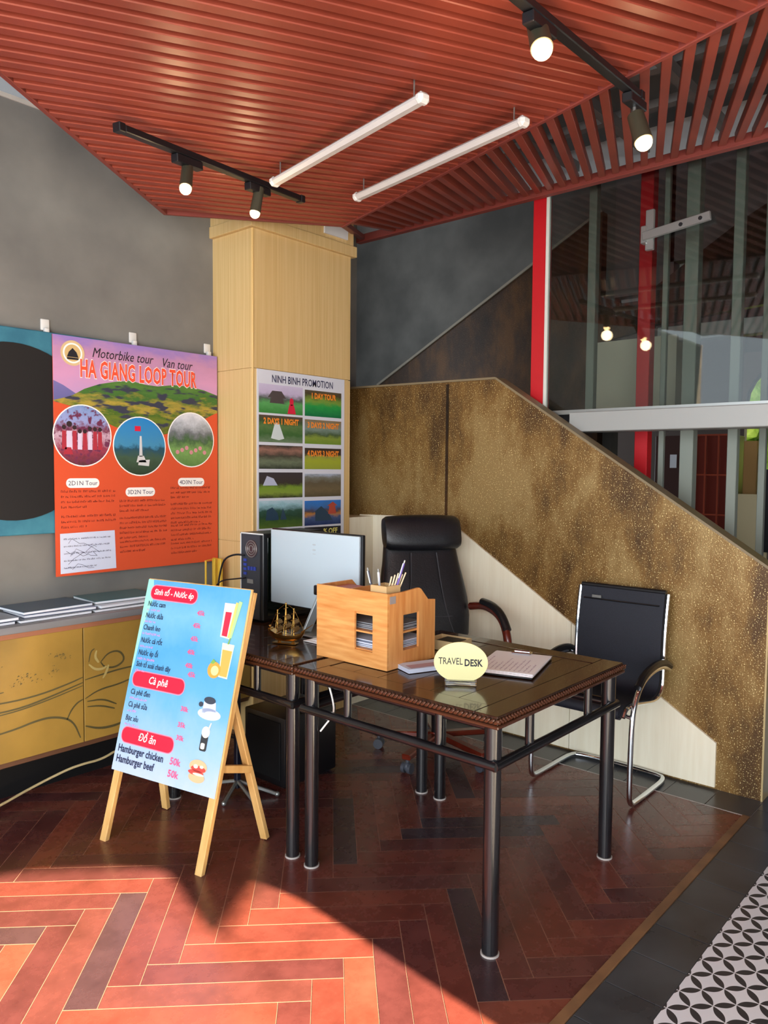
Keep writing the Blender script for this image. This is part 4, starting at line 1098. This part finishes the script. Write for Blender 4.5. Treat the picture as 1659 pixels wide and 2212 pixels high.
# leaflets by the organizer
mb = MB()
for k in range(7): mb.box((-.085 + .002 * (k % 3), -.05, .0002 + k * .0022), (.085, .05 - .002 * (k % 2), .0018 + k * .0022))
t = thing('leaflet_stack', 'small stack of white and blue leaflets on the desk by the organizer', 'leaflets', (2.262, 1.775, TT), R(-22))
link('sheets', mb.bm, mat('leaflet_paper', (206, 214, 232), .5), t, local=True)
link('top_print', MB().box((-.07, -.04, .0160), (.07, .005, .0164)).bm, mat('leaflet_print', (180, 150, 160), .5), t, local=True)

# clipboard papers
t = thing('clipboard', 'clipboard piled with white printed papers on the desk right of the oval sign', 'clipboard', (2.53, 1.545, TT), R(17))
link('board', MB().box((-.17, -.115, 0), (.17, .115, .006), .002, 1).bm, m_black, t, local=True)
mb = MB()
for k in range(4): mb.box((-.168 + .006 * k, -.116 + .004 * (k % 2), .0065 + k * .0018), (.152 + .008 * (k % 3), .110, .0078 + k * .0018))
link('papers', mb.bm, mat('form_paper', (234, 233, 240), .6), t, local=True)
mb = MB(); FC = Matrix.Translation((-.13, .085, .0))
for r_ in range(11): scribble(mb, FC, 0, -.018 * r_, .25, 1, .02, .007, 70 + r_, .0142)
link('form_print', mb.bm, mat('form_ink', (150, 120, 160), .6), t, smooth=False, local=True)
link('clip', MB().box((.125, -.04, .0145), (.165, .04, .022), .003, 1).cyl((.15, -.03, .022), (.15, .03, .022), .006, n=10).bm, m_chrome, t, local=True)

# oval sign
t = thing('oval_sign', 'cream oval sign in a clear stand reading TRAVEL DESK', 'sign', (2.182, 1.542, TT))
sd = Vector((.572, -.820, 0)); FS = frame(Vector((2.182, 1.542, TT + .078)), sd, (0, 0, 1))
mb = MB(); o_ = disc(0, 0, .094, .071, 48)
rings = [[FS @ Vector((x, y, z)) for x, y in o_] for z in (-.003, .003)]
mb.loft(rings)
link('plate', mb.bm, mat('cream_plate', (212, 205, 148), .4), t)
lettering('sign_text', [dict(s='TRAVEL ', size=.034, x=-.078, y=-.008, sx=.72, bold=.0002), dict(s='DESK', size=.034, x=.012, y=-.012, sx=.78, bold=.0011)], m_ink, FS, t, .0036)
mb = MB().box((-.058, .010, -.030), (.058, -.026, -.030 + .0))
mb.bm.free()
link('stand', MB().box((-.055, -.078, -.024), (.055, -.062, .024), .003, 1, FS).bm, m_acryl, t)

# beige box
t = thing('small_box', 'small beige open box on the desk behind the oval sign', 'box', (2.60, 1.90, TT), R(4))
link('box_walls', MB().box((-.06, -.075, 0), (.06, .075, .004)).box((-.06, -.075, .004), (-.056, .075, .040)).box((.056, -.075, .004), (.06, .075, .040)).box((-.056, -.075, .004), (.056, -.071, .040)).box((-.056, .071, .004), (.056, .075, .040)).bm, mat('beige_card', (206, 180, 134), .6), t, local=True)
link('dark_insert', MB().box((-.05, -.06, .005), (.05, .04, .036), .004, 1).bm, m_black, t, local=True)

# ship model
t = thing('ship_model', 'small golden sailing ship model with three masts on the desk corner', 'ship model', (2.19, 2.46, TT), R(112))
def hull(scale):
    rings = []
    for x, hw, zt, zb in ((-.085, .004, .060, .050), (-.07, .014, .048, .026), (-.04, .022, .040, .012), (0, .025, .038, .008), (.04, .024, .044, .010), (.065, .020, .056, .018), (.075, .016, .060, .030)):
        rings.append([Vector((x, hw * math.cos(a), zb + (zt - zb) * (1 - abs(math.sin(a)) if math.sin(a) < 0 else 1) if False else (zt if math.sin(a) > .1 else zt + (zb - zt) * -math.sin(a)))) for a in [2 * math.pi * k / 14 for k in range(14)]])
    return MB().loft(rings)
Lk('hull', hull(1), m_gold)
Lk('bowsprit', MB().cyl((-.07, 0, .052), (-.125, 0, .090), .003, .0012, 8), m_gold)
for x, h in ((-.035, .150), (.002, .172), (.042, .140)):
    mm = Lk('mast', MB().cyl((x, 0, .04), (x, 0, h), .0022, n=8).sphere((x, 0, h), .0045, n=8), m_gold)
    mb = MB()
    for zz, ww in ((h * .50, .030), (h * .70, .026), (h * .88, .018)): mb.cyl((x, -ww, zz), (x, ww, zz), .0016, n=6)
    for s_ in (-1, 1):
        mb.cyl((x, s_ * .024, .045), (x, 0, h * .95), .0012, n=6)
    Lk('yards', mb, m_gold, mm)
    mb = MB()
    for zz, ww, hh in ((h * .50, .026, .024), (h * .70, .020, .020)):
        mb.loft([[Vector((x - .010, -ww, zz)), Vector((x - .010, ww, zz)), Vector((x - .008, ww, zz)), Vector((x - .008, -ww, zz))], [Vector((x - .016, -ww * 1.05, zz - hh * .6)), Vector((x - .016, ww * 1.05, zz - hh * .6)), Vector((x - .014, ww * 1.05, zz - hh * .6)), Vector((x - .014, -ww * 1.05, zz - hh * .6))],
                 [Vector((x - .009, -ww * 1.1, zz - hh)), Vector((x - .009, ww * 1.1, zz - hh)), Vector((x - .007, ww * 1.1, zz - hh)), Vector((x - .007, -ww * 1.1, zz - hh))]])
    Lk('sails', mb, mat('antique_brass', (150, 108, 52), .35, metal=1.0) if 'antique_brass' not in bpy.data.materials else bpy.data.materials['antique_brass'], mm)
mb = MB().tube([(-.085, 0, .058), (-.035, 0, .150), (.002, 0, .172), (.042, 0, .140), (.078, 0, .062)], .0009, 5)
Lk('rigging', mb, m_gold)
Lk('stand', MB().box((-.05, -.018, 0), (.06, .018, .004), .001, 1).box((-.035, -.010, .004), (-.029, .010, .020)).box((.030, -.010, .004), (.036, .010, .020)), m_gold)
Lk('stern_lantern', MB().sphere((.078, 0, .070), .006, n=10).box((.068, -.016, .050), (.080, .016, .064), .002, 1), m_gold)

# monitor seen from behind
t = thing('computer_monitor', 'white-backed computer monitor seen from behind on the desk', 'monitor', (2.46, 2.56, TT))
link('back_shell', MB().box((2.430, 2.262, .885), (2.444, 2.842, 1.236), .004, 2).bm, mat('white_shell', (184, 200, 210), .4), t)
link('screen_bezel', MB().box((2.444, 2.252, .876), (2.462, 2.850, 1.242), .004, 2).bm, m_black, t)
mb = MB(); FMn = frame((2.4295, 2.60, 1.15), (0, -1, 0), (0, 0, 1))
for a in (-.012, .012): mb.poly(disc(.06, a + .02, .012, .004, 16), FMn @ Matrix.Translation((0, 0, .0008)))
mb.poly([(.05, -.012), (.07, -.012), (.07, -.009), (.05, -.009)], FMn @ Matrix.Translation((0, 0, .0008)))
link('logo', mb.bm, mat('silver_logo', (176, 184, 190), .3), t, smooth=False)
lg = link('stand_neck', MB().bar((2.375, 2.53, TT + .014), (2.428, 2.475, .985), .012, .05, (1, 0, 0), .002).bm, mat('silver_stand', (176, 188, 194), .3, metal=.5), t)
link('stand_hinge', MB().box((2.414, 2.43, .955), (2.430, 2.53, 1.0), .006, 2).bm, m_black, t)
link('stand_base', MB().box((2.33, 2.44, TT), (2.58, 2.64, TT + .008), .003, 1).bm, m_steel, t)

tag(link('paper_sheet', MB().box((2.27, 2.28, TT), (2.40, 2.44, TT + .002)).box((2.30, 2.27, TT + .002), (2.42, 2.42, TT + .004)).bm, m_paper, smooth=False), 'loose white papers on the desk between ship model and organizer', 'papers')
t = thing('keyboard', 'black keyboard lying on the desk before the office chair', 'keyboard', (2.72, 2.45, TT))
link('case', MB().box((2.66, 2.25, TT), (2.80, 2.66, TT + .016), .004, 1).bm, m_black, t)
mb = MB()
for a in range(4):
    for b_ in range(14): mb.box((2.672 + a * .030, 2.262 + b_ * .028, TT + .016), (2.696 + a * .030, 2.285 + b_ * .028, TT + .021))
link('keys', mb.bm, mat('key_grey', (44, 46, 50), .5), t, smooth=False)

# computer tower with its rear to the room
t = thing('computer_tower', 'black computer tower with rear ports and fan, standing on the desk', 'computer', (2.6, 2.95, TT))
ty0, ty1, tz1, tx0 = 2.868, 3.035, 1.213, 2.400
link('case', MB().box((tx0 + .004, ty0, TT + .008), (2.80, ty1, tz1), .004, 1).bm, m_black, t)
link('feet', MB().box((2.43, ty0 + .02, TT), (2.46, ty1 - .02, TT + .008)).box((2.70, ty0 + .02, TT), (2.73, ty1 - .02, TT + .008)).bm, m_black, t)
link('glass_side', MB().box((2.43, ty0 - .004, TT + .03), (2.78, ty0, tz1 - .02), .001, 1).bm, mat('smoked_glass', (12, 20, 16), .06, coat=.5), t)
rear = link('rear_plate', MB().box((tx0, ty0 + .020, TT + .012), (tx0 + .004, ty1 - .006, tz1 - .006)).bm, mat('rear_grey_steel', (66, 70, 78), .45, metal=.5), t)
mb = MB().box((tx0 - .002, ty1 - .006, TT + .01), (tx0 + .006, ty1, tz1)).box((tx0 - .002, ty0, tz1 - .006), (tx0 + .006, ty1, tz1))
link('pale_edge', mb.bm, m_white, t)
mb = MB(); FT = frame((tx0 - .001, ty1, TT), (0, -1, 0), (0, 0, 1))
for r_ in (.040, .028, .016): mb.tube([FT @ Vector((.085 + r_ * math.cos(a), .355 + r_ * math.sin(a), .002)) for a in [2 * math.pi * k / 24 for k in range(24)]], .0022, 6, closed=True)
link('fan_grille', mb.bm, m_steel, t)
mb = MB().cyl(FT @ Vector((.085, .355, -.001)), FT @ Vector((.085, .355, .001)), .045, n=32)
link('fan_opening', mb.bm, mat('fan_brown', (70, 44, 48), .5), t)
mb = MB()
for k in range(4): mb.box((.028, .225 + .022 * k, 0), (.050, .238 + .022 * k, .004), 0, 1, FT)
for k in range(3): mb.box((.060 + k * .022, .250, 0), (.076 + k * .022, .268, .004), 0, 1, FT)
link('ports', mb.bm, mat('port_blue', (44, 62, 150), .4), t)
mb = MB()
for k in range(4): mb.box((.030, .060 + .024 * k, 0), (.110, .066 + .024 * k, .002), 0, 1, FT)
mb.box((.055, .185, 0), (.100, .205, .003), 0, 1, FT)
link('slot_covers', mb.bm, m_steel, t)
mb = MB().tube([(tx0 - .004, 3.00, 1.10), (tx0 - .03, 3.04, 1.105), (tx0 - .05, 3.10, 1.08), (tx0 - .05, 3.13, 1.02), (tx0 - .05, 3.15, .95), (tx0 - .05, 3.16, .85), (tx0 - .05, 3.16, .70), (tx0 - .04, 3.16, .40)], .0048, 8, smooth=2)
mb.tube([(tx0 - .004, 2.99, .99), (tx0 - .03, 3.05, .98), (tx0 - .05, 3.12, .97), (tx0 - .06, 3.17, .93), (tx0 - .06, 3.18, .80)], .0035, 8, smooth=2)
tag(link('computer_cables', mb.bm, m_black), 'black cables hanging from the back of the computer tower', 'cable')
tag(link('white_cable', MB().tube([(2.03, 2.06, .75), (2.05, 2.04, .66), (2.05, 2.03, .60), (2.03, 2.055, .56), (2.02, 2.075, .53)], .0035, 8, smooth=2).bm, m_white), 'short white cable hanging under the desk beside the leg pair', 'cable')

# under the desk
t = thing('black_cabinet_box', 'black speaker-like box standing on the floor under the left table', 'box', (2.56, 2.84, 0))
link('body', MB().box((2.395, 2.70, .012), (2.74, 3.00, .345), .008, 2).bm, mat('black_box_paint', (20, 20, 23), .35), t)
link('feet', MB().box((2.41, 2.72, 0), (2.72, 2.98, .012)).bm, m_black, t)
link('front_grille', MB().box((2.388, 2.73, .04), (2.395, 2.97, .32), .002, 1).bm, m_blackmatte, t)
t = thing('folding_stand', 'dark metal folding stand with shiny feet on the floor behind the easel', 'stand', (2.24, 2.90, 0))
link('upright', MB().box((2.225, 2.845, .02), (2.250, 2.870, .50), .003, 1).bm, mat('navy_tube', (22, 26, 44), .35), t)
for a, b_ in (((2.237, 2.858), (2.10, 2.78)), ((2.237, 2.858), (2.19, 2.66)), ((2.237, 2.858), (2.33, 2.68)), ((2.237, 2.858), (2.14, 3.05))):
    l = link('leg', MB().cyl((*a, .055), (*b_, .012), .009, n=10).bm, m_steel, t)
    link('foot', MB().sphere((*b_, .012), .012, n=10).bm, m_steel, l)
link('crossbar', MB().cyl((2.237, 2.858, .26), (2.237, 3.10, .26), .010, n=10).bm, mat('dark_tube', (30, 32, 38), .4), t)
# ---------------------------------------------------------------- lamps
def tube_light(a, b_, label):
    a = Vector(a); b_ = Vector(b_)
    t = thing('tube_light', label, 'ceiling light', (a + b_) / 2, 0, 'white tube lights under the slats')
    d = (b_ - a).normalized()
    link('diffuser', MB().bar(a, b_, .046, .032, (0, 0, 1), .012).bm, mat('white_diffuser', (196, 194, 192), .35) if 'white_diffuser' not in bpy.data.materials else bpy.data.materials['white_diffuser'], t)
    for p, s_ in ((a, 1), (b_, -1)):
        link('end_cap', MB().bar(p - d * s_ * .002, p + d * s_ * .035, .050, .038, (0, 0, 1), .012).bm, m_white, t)
    mb = MB()
    for f in (.06, .94):
        p = a.lerp(b_, f); mb.cyl(p + Vector((0, 0, .01)), (p.x, p.y, cz(p.x, p.y, .01)), .003, n=6)
    link('hanger', mb.bm, m_steel, t)
tube_light((2.25, 2.615, 2.763), (2.075, 1.64, 2.770), 'white tube light under the slats, the one nearer the left wall')
tube_light((2.675, 2.525, 2.792), (2.505, 1.51, 2.801), 'white tube light under the slats, the one nearer the glass')
def track(a, b_, label):
    a = Vector(a); b_ = Vector(b_)
    t = thing('lighting_track', label, 'lighting track', (a + b_) / 2, 0, 'black lighting tracks')
    link('rail', MB().bar(a, b_, .034, .026, (0, 0, 1), .003).bm, m_black, t)
    d = (b_ - a).normalized()
    for p, s_ in ((a, -1), (b_, 1)): link('end_cap', MB().bar(p, p + d * s_ * .03, .038, .032, (0, 0, 1), .003).bm, m_black, t)
ta, tb = Vector((1.50, 2.555, 2.728)), Vector((2.515, 2.742, 2.795))
track(ta, tb, 'black lighting track hanging in front of the oak pillar')
tc_, td = Vector((1.35, 1.10, 2.735)), Vector((2.640, 1.155, 2.830))
track(tc_, td, 'black lighting track running to the slatted facet at upper right')
def spot(base, tip, label, big, watts, adir):
    base = Vector(base); tip = Vector(tip)
    t = thing('track_spotlight', label, 'spotlight', base, 0, 'track spotlights')
    link('adapter', MB().bar(base - Vector(adir) * .07 + Vector((0, 0, -.030)), base + Vector(adir) * .07 + Vector((0, 0, -.030)), .036, .032, (0, 0, 1), .003).bm, m_black, t)
    d = (tip - base); d.z = 0
    p = base + Vector((0, 0, -.06))
    link('stem', MB().cyl(base + Vector((0, 0, -.02)), p, .006, n=10).bm, m_steel, t)
    ax = (tip - p).normalized()
    link('body', MB().cyl(tip - ax * .115, tip - ax * .004, .030 * big, .033 * big, 24).bm, mat('olive_black_body', (58, 56, 44), .4) if 'olive_black_body' not in bpy.data.materials else bpy.data.materials['olive_black_body'], t)
    link('lamp_face', MB().sphere(tip, .030 * big, (1, 1, 1), 20).bm, m_bulb, t)
    ld = bpy.data.lights.new('spot_beam', 'SPOT'); ld.energy = watts; ld.color = (1, .78, .5); ld.spot_size = R(100); ld.spot_blend = .8; ld.shadow_soft_size = .03
    lo = bpy.data.objects.new('spot_beam', ld); COL.objects.link(lo); lo.parent = t
    lo.location = (tip + ax * .045) - base; lo.rotation_euler = ax.to_track_quat('-Z', 'Y').to_euler()
    ld2 = bpy.data.lights.new('lamp_glow', 'POINT'); ld2.energy = watts * .12; ld2.color = (1, .72, .42); ld2.shadow_soft_size = .04
    l2 = bpy.data.objects.new('lamp_glow', ld2); COL.objects.link(l2); l2.parent = t; l2.location = (tip + ax * .04 + Vector((0, 0, -.02))) - base
tdir = (tb - ta).normalized(); udir = (td - tc_).normalized()
spot(ta.lerp(tb, .305), (1.775, 2.575, 2.600), 'lit black track spotlight, the left one in front of the grey wall', .75, 10, tdir)
spot(ta.lerp(tb, .715), (2.210, 2.690, 2.640), 'lit black track spotlight hanging before the top of the oak pillar', .72, 10, tdir)
spot(tc_.lerp(td, .445), (1.905, 1.105, 2.672), 'brightest track spotlight, near the top of the picture', .95, 12, udir)
spot(tc_.lerp(td, .985), (2.598, 1.108, 2.645), 'lit track spotlight at the track end in front of the slatted facet', .95, 10, udir)
